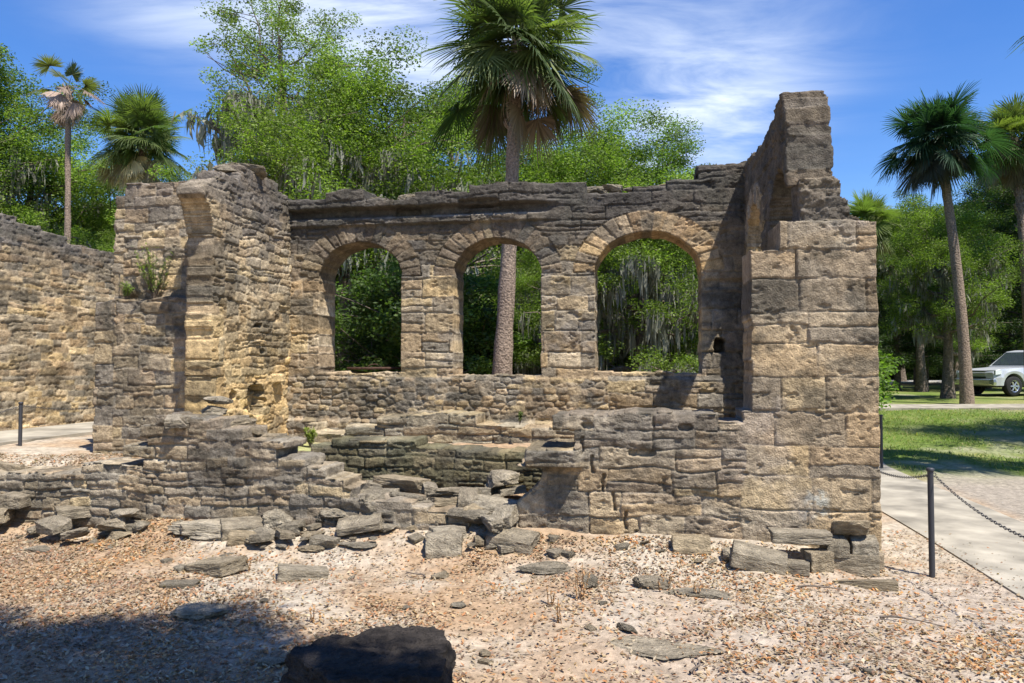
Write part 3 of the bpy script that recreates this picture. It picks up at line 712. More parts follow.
def put_stone(x, y, sx_, sy_, sz_, rz, mesh, label, cat='stone', name='stone', group=None, z=None, tilt=(0, 0), mat=None, sink=.28):
    me = mesh
    if not me.materials: me.materials.append(M_ROCK)
    o = bpy.data.objects.new(name, me); COL.objects.link(o)
    zz = (tz(x, y)-sz_*sink) if z is None else z
    o.location = (x, y, zz); o.scale = (sx_, sy_, sz_); o.rotation_euler = (tilt[0], tilt[1], rz)
    prop(o, label, cat, group); return o
def ground_at(px, py):
    """where a pixel's ray meets the terrain"""
    th = math.radians(1.86); dz = -(py-341.5)/F; dxx = (px-512)/F
    d = Vector((dxx, math.cos(th)-dz*math.sin(th), math.sin(th)+dz*math.cos(th)))
    t = 2.0
    for i in range(4000):
        p = Vector((0, 0, EYE))+d*t
        if p.z < tz(p.x, p.y): break
        t += .02
    return p.x, p.y
# stones one can name in the photograph: px, py (base), width, depth, height in metres, turn, label
NAMED = [
 (30, 521, .60, .45, .34, .1, 'r', 'big dark rounded stone at the left end of the low wall', 0),
 (443, 559, .34, .26, .21, .2, 's', 'squarish grey block lying on the leaves left of the middle', 0),
 (512, 553, .46, .26, .17, -.2, 's', 'long grey block lying just left of the front wall stub', .1),
 (273, 533, .30, .28, .26, .5, 'r', 'round grey boulder in front of the tumbled low wall', 0),
 (298, 582, .42, .2, .12, .5, 's', 'slanting grey slab lying on the leaves, alone', .15),
 (210, 577, .48, .3, .12, -.3, 's', 'pale flat slab tilted up at one edge by the tree shadow', -.15),
 (176, 590, .3, .14, .05, .2, 's', 'thin pale slab under the tilted slab', 0),
 (196, 545, 1.1, .55, .16, .05, 'r', 'broad flat grey rock at the foot of the low wall', 0),
 (120, 505, .42, .3, .24, .2, 'r', 'dark grey triangular stone wedged in the low wall', 0),
 (694, 556, .34, .2, .14, .05, 's', 'low grey block against the front wall', 0),
 (760, 573, .46, .2, .2, -.08, 's', 'rough grey block leaning on the foot of the wall', .2),
 (736, 566, .2, .16, .14, .4, 'r', 'small dark stone behind the leaning grey block', 0),
 (805, 569, .5, .2, .10, .02, 's', 'long flat slab bridging two stones at the pier foot', 0),
 (822, 573, .22, .18, .18, .3, 's', 'small block under the end of the flat slab', 0),
 (800, 577, .22, .16, .10, -.2, 's', 'thin broken block in front of the flat slab', 0),
 (856, 576, .46, .22, .19, -.03, 's', 'grey block forming the bottom of the little stack at the corner', 0),
 (868, 590, .5, .12, .08, -.1, 's', 'thin plank-like slab lying in front of the corner stack', 0),
 (592, 590, .15, .13, .13, .2, 'r', 'small pale upright stone among the leaves', 0),
 (652, 592, .34, .2, .1, .2, 'r', 'flat grey stone half buried right of the dry stalks', 0),
 (540, 578, .55, .35, .05, .1, 'r', 'pale flat stone almost flush with the leaf litter', 0),
 (668, 668, .8, .42, .03, .0, 'r', 'wide grey stone flush with the ground at the bottom edge', 0),
 (355, 553, .38, .2, .06, .1, 'r', 'small low grey stone in the leaves near the low wall', 0),
 (700, 600, .6, .22, .06, .05, 'r', 'long buried stone in the pale dirt before the wall', 0),
 (195, 622, .42, .26, .10, .1, 'r', 'dark hump of stone at the edge of the tree shadow', 0),
 (270, 668, .18, .12, .06, .1, 'r', 'little pale stone in the patch of sun inside the shadow', 0),
 (460, 610, .16, .1, .04, .3, 'r', 'small pale chip of stone on the leaves in the middle', 0),
 (60, 540, .34, .2, .08, .3, 'r', 'low tan stone in the leaves at the left', 0),
 (35, 553, .28, .16, .06, .0, 'r', 'pale chip beside the tan stone at the left', 0),
]
for i, (px, py, w, d, h, rz, kd, lab, tl) in enumerate(NAMED):
    x, y = ground_at(px, py); y += d*.5
    me = (BLOCKS[i % 8] if kd == 's' else ROCKS[i % 12])
    if 'bridging' in lab: put_stone(x, y, w, d, h, rz-ALPHA, me, lab, z=tz(x, y)+.16); continue
    put_stone(x, y, w, d, h, rz-ALPHA, me, lab, tilt=(0, tl), sink=.2)
x, y = ground_at(856, 576)
put_stone(x-.13, y+.11, .20, .2, .17, .1-ALPHA, BLOCKS[2], 'left one of two small blocks in the middle of the corner stack', z=tz(x, y)+.14)
put_stone(x+.12, y+.11, .22, .2, .17, -.1-ALPHA, BLOCKS[3], 'right one of two small blocks in the middle of the corner stack', z=tz(x, y)+.14)
put_stone(x+.05, y+.12, .38, .22, .16, .05-ALPHA, SLABS[4], 'pale rough stone on top of the little stack at the corner', z=tz(x, y)+.30)
# big dark boulder at the bottom edge
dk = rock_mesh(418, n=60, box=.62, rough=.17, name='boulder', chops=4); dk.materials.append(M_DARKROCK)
x, y = ground_at(372, 700)
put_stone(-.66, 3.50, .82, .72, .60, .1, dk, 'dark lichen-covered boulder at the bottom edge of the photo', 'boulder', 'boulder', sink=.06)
# loose stones of the tumbled wall
rs = RS(5)
def scatter(n, arng, brng, size, label, group, zoff=0.0, flat=(.28, .55), ztop=None):
    for i in range(n):
        a = rs.uniform(*arng); b = rs.uniform(*brng); x, y = W(a, b)
        s = rs.uniform(*size)*(1 if rs.rand() > .15 else 1.5)
        z = None
        if ztop is not None: z = float(ztop(a))-s*.12
        elif zoff: z = tz(x, y)-.05+rs.uniform(0, zoff)
        put_stone(x, y, s*rs.uniform(.9, 1.5), s*rs.uniform(.6, 1.0), s*rs.uniform(*flat), rs.uniform(0, 3.1), ROCKS[rs.randint(12)] if rs.rand() < .4 else (SLABS[rs.randint(5)] if rs.rand() < .5 else BLOCKS[rs.randint(8)]), label, group=group, z=z, tilt=(rs.uniform(-.16, .16), rs.uniform(-.16, .16)))
scatter(60, (-5.6, -3.3), (-.35, .85), (.15, .34), 'weathered grey stone in the heap filling the gap of the front wall', 'stones heaped in the gap of the front wall', .14)
scatter(14, (-7.4, -4.9), (-.45, -.1), (.14, .30), 'weathered stone fallen at the foot of the low left wall', 'stones fallen at the foot of the low wall', .0)
scatter(26, (-9.6, -7.2), (-.4, .5), (.18, .38), 'mixed tan and grey stone in the rubble row at the left', 'stones in the rubble row at the left', .22)
scatter(26, (-7.1, -4.6), (.0, .4), (.14, .26), 'grey stone lying loose along the top of the low left wall', 'loose stones on top of the low left wall', ztop=lambda a: lt(a)-.03)
scatter(70, (-5.7, -3.2), (-.55, .8), (.06, .13), 'small broken stone between the larger ones filling the wall gap', 'small stones between the larger ones in the gap', .12)
scatter(34, (-9.4, -5.4), (-.7, .0), (.05, .12), 'small broken stone along the foot of the low left walls', 'small stones along the foot of the low left walls', .05)
scatter(16, (-3.8, -.8), (-.5, -.08), (.06, .15), 'small stone chip at the foot of the front wall', 'stone chips at the foot of the front wall', .0)
scatter(20, (-8.5, -.3), (-2.6, -.7), (.04, .11), 'small pale stone scattered on the leaf litter', 'small stones scattered on the leaf litter', .0)
def crest(n, frm, tof, srng, top, size, label, group):
    for i in range(n):
        s = srng[0]+(srng[1]-srng[0])*(i+rs.uniform(.1, .9))/n; x, y = frm(s, rs.uniform(.1, tof)); k = rs.uniform(*size)
        put_stone(x, y, k*1.5, k, k*rs.uniform(.35, .6), -ALPHA+rs.uniform(-.3, .3), SLABS[rs.randint(5)] if rs.rand() < .6 else ROCKS[rs.randint(12)], label, group=group, z=float(top(s))-.06, tilt=(rs.uniform(-.1, .1), rs.uniform(-.15, .15)))
crest(16, lambda s, t: W(s, 3.2+t), .45, (-7.0, -1.6), lambda s: bt(s)-.02, (.14, .26), 'dark loose stone on the top of the arched wall', 'loose stones on top of the arched wall')
crest(9, lambda s, t: W(-7.15-t, 3.2-s), .3, (0, 1.9), lambda s: wt(s)-.03, (.2, .32), 'dark loose stone on the ragged top of the left side wall', 'loose stones on top of the left side wall')
crest(4, lambda s, t: W(-.7+.25+t, s), .2, (.1, .55), lambda s: 3.05, (.2, .34), 'rough dark stone on the shoulder of the tall pier', 'rough stones on the shoulder of the pier')
x, y = W(-7.05, 1.02)
for k, (w, h) in enumerate(((.42, .14), (.34, .12), (.30, .12))):
    put_stone(x+.03*k, y+.05, w, .36, h, -ALPHA+.1*k, SLABS[k], ['bottom', 'middle', 'top'][k]+' stone of the stack under the broken left jamb', z=1.05+.125*k)

# ------------------------------------------------------------------ leaf litter, weeds, grass
def quads(c, d, w, fold=None):
    """kite shaped leaves from centres c, half-length vectors d and half-width vectors w"""
    n = len(c); v = np.stack([c-d, c+w, c+d, c-w], 1).reshape(-1, 3); f = np.arange(n*4).reshape(n, 4); return v, f
def litter():
    r = RS(77); n = 240000
    x = r.uniform(-6.8, 5.2, n); y = 3.0+(r.rand(n)**1.25)*6.3
    a, b = LOC(x, y)
    dens = sst(fbm(x*.8, y*.8, oct=3, seed=31)+.6*fbm(x*3.1, y*3.1, oct=2, seed=32), -.30, .34)
    dens = dens*(1-.75*sst(a, -1.8, -.2)*sst(b, -3.2, -.5)*1.0)
    dens = np.maximum(dens, .22); dens = np.maximum(dens, .85*np.exp(-np.abs(b+.12)*7)*(a < 0)*(a > -3.5)); dens = np.maximum(dens, .8*sst(-x, 1.0, 3.5)*sst(fbm(x*1.3, y*1.3, oct=2, seed=36), -.5, .0))
    ok = (r.rand(n) < dens) & ~((a > PATH_A[0]-.05) & (r.rand(n) > .07+.7*np.exp(-np.maximum(0, a-PATH_A[0])*6))) & (b < 1.6) & ~((b > -.04) & (b < .6) & (a > -3.3) & (a < 0))
    x, y = x[ok], y[ok]; n = len(x); z = terr(x, y)+r.uniform(.003, .02, n)
    ang = r.uniform(0, 2*math.pi, n); L = r.uniform(.007, .024, n); w = L*r.uniform(.3, .55, n); tl = r.uniform(-.6, .6, n); t2 = r.uniform(-.5, .5, n)
    d = np.stack([np.cos(ang)*L, np.sin(ang)*L, tl*L], -1); ww = np.stack([-np.sin(ang)*w, np.cos(ang)*w, t2*w], -1)
    v, f = quads(np.stack([x, y, z], -1), d, ww)
    P = .9*np.array([[.47, .24, .085], [.48, .31, .14], [.36, .21, .10], [.48, .36, .20], [.24, .14, .08], [.55, .42, .26], [.50, .21, .07]])
    c = P[r.randint(0, len(P), n)]*r.uniform(.6, 1.15, (n, 1)); q = (.5+.5*fbm(x*2.2, y*2.2, oct=3, seed=41))[:, None]; c = c*(.8+.35*q); gq = c.mean(1, keepdims=True); c = gq+(c-gq)*(.55+.6*q)
    prop(link('leaf_litter', mesh_np('leaf_litter', v, f, np.repeat(c, 4, 0), False), M_DRY), 'dry orange and brown leaves covering the sandy ground', 'leaves', None, 'stuff')
litter()
def grass():
    r = RS(78); n = 60000
    a = 1.6+r.rand(n)**.8*16; b = 4.6+r.rand(n)**1.0*15
    x = CX+a*U[0]+b*V[0]; y = CY+a*U[1]+b*V[1]
    ok = (x/y < .78) & (x/y > .42) & (sst(fbm(x*.55, y*.55, oct=4, seed=21)+.3*fbm(x*3, y*3, oct=2, seed=3)+.02*(b-4.6), -.3, .1) > r.rand(n)) & (b > 5.2+.5*np.sin(a)) & ~((a < PATH_A[1]+max(0, 0)+np.maximum(0, b-7)*.25+.1)) & ~((y > 23-.02*x) & (y < 24.8-.02*x))
    x, y = x[ok], y[ok]; n = len(x); z = terr(x, y)
    h = r.uniform(.03, .075, n)*(1+.6*(r.rand(n) < .1)); ang = r.uniform(0, 6.28, n)
    d = np.stack([r.normal(0, .4, n)*h, r.normal(0, .4, n)*h, h*.5], -1); w = np.stack([np.cos(ang)*.008, np.sin(ang)*.008, ang*0], -1)
    v, f = quads(np.stack([x, y, z+h*.45], -1), d, w)
    c = np.array([.13, .19, .04])*r.uniform(.7, 1.4, (n, 1)); dry = r.rand(n) < .25; c[dry] = np.array([.34, .29, .13])
    prop(link('grass', mesh_np('grass', v, f, np.repeat(c, 4, 0), False), M_LEAF), 'short green lawn grass right of the ruin', 'grass', None, 'stuff')
grass()
def tube_np(pts, rad, k=6):
    pts = np.asarray(pts, float); n = len(pts); rad = np.asarray(rad, float)
    t = np.gradient(pts, axis=0); t /= np.linalg.norm(t, axis=1)[:, None]+1e-9
    ref = np.where(np.abs(t[:, 2:3]) > .9, np.array([[1., 0, 0]]), np.array([[0, 0, 1.]]))
    s1 = np.cross(t, ref); s1 /= np.linalg.norm(s1, axis=1)[:, None]+1e-9; s2 = np.cross(t, s1)
    an = np.arange(k)*2*math.pi/k
    v = pts[:, None]+rad[:, None, None]*(np.cos(an)[None, :, None]*s1[:, None]+np.sin(an)[None, :, None]*s2[:, None])
    v = v.reshape(-1, 3); i = np.arange(n-1)[:, None]*k; j = np.arange(k)[None]; j2 = (j+1) % k
    f = np.stack([i+j, i+j2, i+k+j2, i+k+j], -1).reshape(-1, 4)
    return v, f
class Acc:
    def __init__(s): s.v = []; s.f = []; s.c = []; s.n = 0
    def add(s, v, f, c=None):
        s.v.append(v); s.f.append(np.asarray(f)+s.n); s.n += len(v)
        if c is not None: s.c.append(np.broadcast_to(np.asarray(c, float), (len(v), 3)))
    def mesh(s, name, smooth=True):
        return mesh_np(name, np.concatenate(s.v), np.concatenate(s.f), np.concatenate(s.c) if s.c else None, smooth)
def weed(px, py, h, label, dry=True, n=3):
    x, y = ground_at(px, py); A = Acc(); r = RS(int(px))
    for i in range(n):
        p0 = np.array([r.normal(0, .02), r.normal(0, .02), -.01]); top = p0+np.array([r.normal(0, .15)*h, r.normal(0, .15)*h, h*r.uniform(.7, 1.1)])
        pts = [p0+(top-p0)*t+np.array([.02*math.sin(t*5+i), 0, 0])*h for t in np.linspace(0, 1, 6)]
        A.add(*tube_np(pts, np.linspace(.004, .0015, 6), 4), c=(.24, .13, .06))
        for t in np.linspace(.2, 1, 10):
            p = p0+(top-p0)*t; a = r.uniform(0, 6.28); L = .018
            A.add(*quads(p[None]+0, np.array([[math.cos(a)*L, math.sin(a)*L, L*.6]]), np.array([[-math.sin(a)*.006, math.cos(a)*.006, 0]])), c=(.34, .19, .08) if dry else (.1, .16, .04))
    prop(link('weed', A.mesh('weed'), M_DRY, None, (x, y, tz(x, y))), label, 'plant')
weed(161, 612, .17, 'thin dark dry stalk standing where the tree shadow begins')
weed(582, 601, .26, 'tallest clump of dry brown stalks, beside the small upright stone', n=5)
weed(560, 624, .16, 'short dry brown stalk just left of the tall clump')
weed(553, 606, .13, 'small dry stalk left of the tall clump, further back')
weed(662, 592, .14, 'dry brown stalk beside the flat grey stone')
weed(216, 614, .12, 'single dry stalk behind the dark hump of stone')
weed(697, 596, .10, 'dry stalk in the pale dirt before the wall')
weed(246, 572, .13, 'dry stalk right of the tilted pale slab')
weed(317, 622, .10, 'dry stalk at the right end of the tree shadow')
def twig(px, py, L, ang, label):
    x, y = ground_at(px, py); r = RS(int(px+py)); A = Acc()
    pts = [(t*L*math.cos(ang)+.02*math.sin(t*7), t*L*math.sin(ang)+.015*math.sin(t*11), .02+.015*math.sin(t*4)) for t in np.linspace(0, 1, 9)]
    A.add(*tube_np(pts, np.linspace(.009, .003, 9), 5)); b = np.array(pts[4])
    A.add(*tube_np([b, b+np.array([.25*L*math.cos(ang+.7), .25*L*math.sin(ang+.7), .02])], [.005, .002], 4))
    prop(link('twig', A.mesh('twig'), M_BARK, None, (x, y, tz(x, y))), label, 'twig')
twig(798, 590, .42, -.25, 'dark dry twig on the dirt below the corner stack')
twig(880, 620, .4, -.4, 'thin twig on the dirt at the lower right')
twig(425, 580, .25, 2.5, 'small dark twig on the leaves in the middle')
twig(690, 676, .28, .9, 'pale twig on the flush grey stone at the bottom')

# ledge shrub
def shrub(loc, label, n=26, h=.55, col=(.20, .26, .07), seed=3):
    r = RS(seed); A = Acc(); B = Acc()
    for i in range(n):
        a = r.uniform(0, 6.28); s = r.uniform(.1, .42)*h; top = np.array([math.cos(a)*s, math.sin(a)*s, h*r.uniform(.5, 1.0)])
        pts = [top*t+np.array([0, 0, .06*math.sin(t*3)])*h for t in np.linspace(0, 1, 6)]
        B.add(*tube_np(pts, np.linspace(.004, .0015, 6), 4))
        m = 22; t = r.uniform(.2, 1, m)[:, None]; c = top*t+np.array([[0, 0, .05]]); an = r.uniform(0, 6.28, m); L = .03
        d = np.stack([np.cos(an)*L, np.sin(an)*L, r.uniform(-.01, .03, m)], -1); w = np.stack([-np.sin(an)*.007, np.cos(an)*.007, an*0], -1)
        v, f = quads(c, d, w); A.add(v, f, np.repeat(np.array(col)*r.uniform(.7, 1.4, (m, 1)), 4, 0))
    e = empty('shrub', loc); prop(e, label, 'plant')
    link('leaves', A.mesh('leaves', False), M_LEAF, e); link('stems', B.mesh('stems'), M_BARK, e)
shrub((*W(-8.22, 1.58), 2.58), 'feathery green plant growing on the ledge of the left wall', 34, .72)
shrub((*W(-8.6, 1.56), 2.58), 'low tuft of green on the ledge left of the feathery plant', 18, .22, seed=8)
shrub((*W(-6.35, 2.2), tz(*W(-6.35, 2.2))), 'yellow-green weeds on the floor under the left corner of the arched wall', 40, .22, (.26, .30, .07), seed=9)
shrub((*W(-3.6, 2.45), 1.0), 'small green tuft on the footing below the middle arch', 12, .12, (.14, .18, .06), seed=10)

# ------------------------------------------------------------------ posts, chains, iron disc
def post(x, y, h, label, lean=0.0):
    e = empty('fence_post', (x, y, tz(x, y))); prop(e, label, 'post', 'chain posts'); e.rotation_euler = (0, lean, 0)
    v, f = tube_np([(0, 0, -.05), (0, 0, h*.5), (0, 0, h-.03)], [.024, .024, .024], 14); link('shaft', mesh_np('shaft', v, f), M_POST, e)
    v, f = tube_np([(0, 0, h-.035), (0, 0, h-.03), (0, 0, h-.008), (0, 0, h-.002), (0, 0, h)], [.0242, .031, .031, .024, .001], 14); link('cap', mesh_np('cap', v, f), M_POST, e)
    an = np.linspace(0, 2*math.pi, 11); ring = [(.034+.014*math.cos(t), 0, h-.06+.014*math.sin(t)) for t in an]
    v, f = tube_np(ring, [.0035]*11, 6); link('ring', mesh_np('ring', v, f), M_POST, e)
def chain(p0, p1, sag, label, link_l=.034):
    p0, p1 = Vector(p0), Vector(p1); D = (p1-p0).length; n = int(D/link_l*1.03); A = Acc()
    for i in range(n):
        t = (i+.5)/n; c = p0.lerp(p1, t); c.z -= sag*4*t*(1-t)
        t2 = t+.01; c2 = p0.lerp(p1, t2); c2.z -= sag*4*t2*(1-t2); ax = (c2-c).normalized(); sd = ax.cross(Vector((0, 0, 1))).normalized(); up = sd.cross(ax)
        if i % 2: sd = up
        ring = [c+ax*(.020*math.cos(a))+sd*(.011*math.sin(a)) for a in np.linspace(0, 2*math.pi, 9)]
        A.add(*tube_np([tuple(q) for q in ring], [.0028]*9, 5))
    prop(link('chain', A.mesh('chain'), M_POST), label, 'chain')
px_, py_ = W(.36, -.12); h0 = .92
post(px_, py_, h0, 'thin dark metal post beside the path right of the ruin')
qx_, qy_ = W(.45, -3.2); post(qx_, qy_, .92, 'thin dark metal post beside the path, nearer the camera and out of view')
rx_, ry_ = W(.45, 3.4); post(rx_, ry_, .92, 'thin dark metal post hidden behind the pier')
chain((px_+.04, py_, tz(px_, py_)+.85), (qx_, qy_, tz(qx_, qy_)+.85), .22, 'dark chain hanging from the post towards the lower right')
chain((px_, py_+.03, tz(px_, py_)+.85), (rx_, ry_, tz(rx_, ry_)+.85), .2, 'dark chain hanging from the post back behind the pier')
x1, y1 = W(2.5, 3.4); x2, y2 = W(2.5, -1.2)
post(x2, y2, .92, 'thin dark metal post right of the path, out of view'); post(x1+.0, y1+3.2, .92, 'thin dark metal post on the far side of the path, hidden behind the pier')
lx, ly = ground_at(20, 446); post(lx, ly, .60, 'thin dark metal post at the far left beside the pale path')
l2 = W(-10.5, -1.2); chain((lx, ly, tz(lx, ly)+.55), (l2[0]-.8, l2[1], tz(*l2)+.55), .1, 'dark chain hanging left from the far left post')
l3 = W(-10.6, 4.4); post(l3[0], l3[1], .6, 'thin dark metal post behind the outer left wall'); chain((lx, ly, tz(lx, ly)+.55), (l3[0], l3[1], tz(*l3)+.55), .1, 'thin chain running right from the far left post')
post(l2[0]-.8, l2[1], .6, 'thin dark metal post outside the left edge of the view')
an = np.linspace(0, 2*math.pi, 49)
v, f = tube_np([(0, 0, 0), (0, 0, .002), (0, 0, .035), (0, 0, .04), (0, 0, .028), (0, 0, .027)], [.001, .40, .41, .38, .36, .001], 40)
e = empty('iron_lid', (*W(-6.0, 3.62), 1.70)); prop(e, 'rusty round iron lid lying on the sill of the left arch', 'iron lid')
link('plate', mesh_np('plate', v, f), M_RUST, e)
v, f = tube_np([(.1*math.cos(t), 0, .03+.05*math.sin(t)) for t in np.linspace(0, math.pi, 9)], [.008]*9, 6); link('handle', mesh_np('handle', v, f), M_RUST, e)

# ------------------------------------------------------------------ trees
def unit_rand(r, n):
    d = r.normal(size=(n, 3)); return d/np.linalg.norm(d, axis=1)[:, None]
def clump_leaves(r, centres, per, rad, flat, size, cols, shape=.45):
    per = int(per*2.3); size = size*.76; rad = rad*1.12; n = len(centres)*per; ci = np.repeat(np.arange(len(centres)), per)
    g = unit_rand(r, n)*(r.rand(n)**.45)[:, None]; rr = np.asarray(rad)[ci] if hasattr(rad, '__len__') else rad
    c = centres[ci]+g*np.stack([rr+g[:, 0]*0, rr+g[:, 0]*0, rr*flat+g[:, 0]*0], -1)
    d = unit_rand(r, n); d[:, 2] *= .6; L = size*r.uniform(.6, 1.3, n)[:, None]*.5
    w = np.cross(d, unit_rand(r, n)); w /= np.linalg.norm(w, axis=1)[:, None]+1e-6
    v, f = quads(c, d*L, w*L*shape)
    cl = cols[0]+(cols[1]-cols[0])*r.rand(n)[:, None]; cl = cl*(.5+.85*r.rand(len(centres)))[ci][:, None]
    return v, f, np.repeat(cl, 4, 0)
def oak(seed, H=12.0, R=4.2, low=.28, nl=26, per=150, crad=.75, size=.15, c0=(.075, .13, .02), c1=(.245, .33, .05), moss=700, tr=.3, lean=(0, 0), topy=.55, mosslen=(.5, 1.6), flat=.6, gap=.0):
    r = RS(seed); T = Acc(); 
    n = 12; t = np.linspace(0, 1, n); hh = H*.86
    P = np.stack([lean[0]*t**1.5+.25*np.sin(t*5+seed)*t, lean[1]*t**1.5+.25*np.cos(t*4+seed)*t, hh*t], -1)
    P[0, 2] = -.3
    rad = tr*(1-t)**.75+.035; rad[0] *= 1.5; rad[1] *= 1.1
    T.add(*tube_np(P, rad, 10))
    cen, mpts = [], []
    for i in range(nl):
        f_ = low+(1-low)*((i+r.rand())/nl)**.85; base = np.array([np.interp(f_, t, P[:, k]) for k in range(3)])
        az = i*2.4+r.uniform(-.5, .5); pr = math.sin(min(1, (1-f_)/(1-low)*1.0+.15)*math.pi*topy)**.7
        Lh = R*pr*r.uniform(.55, 1.08); rise = H*(.05+.16*r.rand())*(.5+f_*.5)
        q = np.linspace(0, 1, 7); wob = r.normal(0, .12, (7, 3)); wob[0] = 0
        L = base+np.stack([np.cos(az)*Lh*q, np.sin(az)*Lh*q, rise*q**1.3-.3*np.sin(q*3)*(Lh/4)], -1)+wob
        r0 = max(.03, np.interp(f_, t, rad)*.55); T.add(*tube_np(L, r0*(1-q*.82), 6))
        ns = 5
        for j in range(ns):
            qq = .25+.75*(j+r.rand())/ns; b = np.array([np.interp(qq, q, L[:, k]) for k in range(3)])
            a2 = az+r.uniform(-1.5, 1.5); l2 = (1.2+Lh*.14)*r.uniform(.5, 1.1)
            e2 = b+np.array([math.cos(a2)*l2, math.sin(a2)*l2, l2*r.uniform(.0, .75)]); mid = (b+e2)/2+r.normal(0, .1, 3)
            T.add(*tube_np([b, mid, e2], [r0*.35, r0*.22, .01], 4))
            if r.rand() > gap: cen.append(e2); 
            if r.rand() > .3+gap: cen.append(mid+r.normal(0, .2, 3))
            mpts += [e2, mid, b]
        cen.append(L[-1]); mpts += list(L[2:])
    for k in range(5): cen.append(P[-1]+r.normal(0, .4, 3))
    cen = np.array(cen); v, f, c = clump_leaves(r, cen, per, crad*r.uniform(.6, 1.25, len(cen)), flat, size, (np.array(c0), np.array(c1)))
    out = {'trunk': (T.mesh('trunk'), M_BARK), 'crown': (mesh_np('crown', v, f, c, False), M_LEAF)}
    if moss:
        m = np.array(mpts); m = m[m[:, 2] < H*.70]; A = Acc(); moss = int(moss*3.6); nm = moss; b = m[r.randint(0, len(m), nm//9)]; b = np.repeat(b, 9, 0)+r.normal(0, .16, (len(b)*9, 3))*np.array([1, 1, .3]); nm = len(b)
        ln = np.repeat(r.uniform(*mosslen, nm//9), 9)*r.uniform(.4, 1.0, nm); an = r.uniform(0, 6.28, nm); w = r.uniform(.006, .022, nm)
        sd = np.stack([np.cos(an)*w, np.sin(an)*w, 0*w], -1); dn = np.stack([r.normal(0, .10, nm), r.normal(0, .10, nm), -ln*r.uniform(.5, 1, nm)], -1)
        v = np.stack([b-sd, b+sd, b+dn*.55+sd*1.1+r.normal(0, .07, (nm, 3)), b+dn*.55-sd*1.1, b+dn+sd*.15, b+dn-sd*.15], 1).reshape(-1, 3); i = np.arange(nm)[:, None]*6
        f = np.concatenate([i+np.array([[0, 1, 2, 3]]), i+np.array([[3, 2, 4, 5]])])
        c = np.array([.22, .22, .17])*np.repeat(r.uniform(.6, 1.35, nm), 6)[:, None]
        out['moss'] = (mesh_np('moss', v, f, c, False), M_MOSS)
    return out
def cedar(seed, H=11.0, R=2.6, nl=70, per=70, size=.17, c0=(.025, .05, .016), c1=(.07, .11, .03), low=.1, tr=.2):
    r = RS(seed); T = Acc(); t = np.linspace(0, 1, 10); P = np.stack([.15*np.sin(t*3+seed), .15*np.cos(t*2.5+seed), H*.97*t], -1); P[0, 2] = -.3
    T.add(*tube_np(P, tr*(1-t)**.8+.02, 9)); cen = []
    for i in range(nl):
        f_ = low+(1-low)*(i+r.rand())/nl; base = np.array([np.interp(f_, t, P[:, k]) for k in range(3)]); az = i*2.4+r.uniform(-.4, .4)
        Lh = R*(1-((f_-low)/(1-low))**1.6)**.8*r.uniform(.6, 1.15)+.25; q = np.linspace(0, 1, 5)
        L = base+np.stack([np.cos(az)*Lh*q, np.sin(az)*Lh*q, Lh*(.35*q-.28*q*q+r.uniform(-.05, .15)*q)], -1)
        T.add(*tube_np(L, .03*(1-q*.8), 4))
        for j in range(4): qq = .3+.7*(j+r.rand())/4; cen.append(base+(L[-1]-base)*qq+r.normal(0, .12, 3)*np.array([1, 1, .6]))
    cen = np.array(cen); v, f, c = clump_leaves(r, cen, per, .5*r.uniform(.6, 1.3, len(cen)), .55, size, (np.array(c0), np.array(c1)), .3)
    return {'trunk': (T.mesh('trunk'), M_BARK), 'crown': (mesh_np('crown', v, f, c, False), M_LEAF)}
def place_tree(parts, x, y, sc, rz, label, group=None, name='oak_tree', cat='tree', sz=None):
    z = tz(x, y) if math.hypot(x, y) < 60 else float(terr(np.array([x]), np.array([y]), False)[0])
    e = empty(name, (x, y, z), rz); e.scale = (sc, sc, sz or sc); prop(e, label, cat, group)
    for k, (me, mt) in parts.items():
        if not me.materials: me.materials.append(mt)
        o = bpy.data.objects.new(k, me); COL.objects.link(o); o.parent = e
    return e
def at(px, Y): return ((px-512)/F*Y, Y)

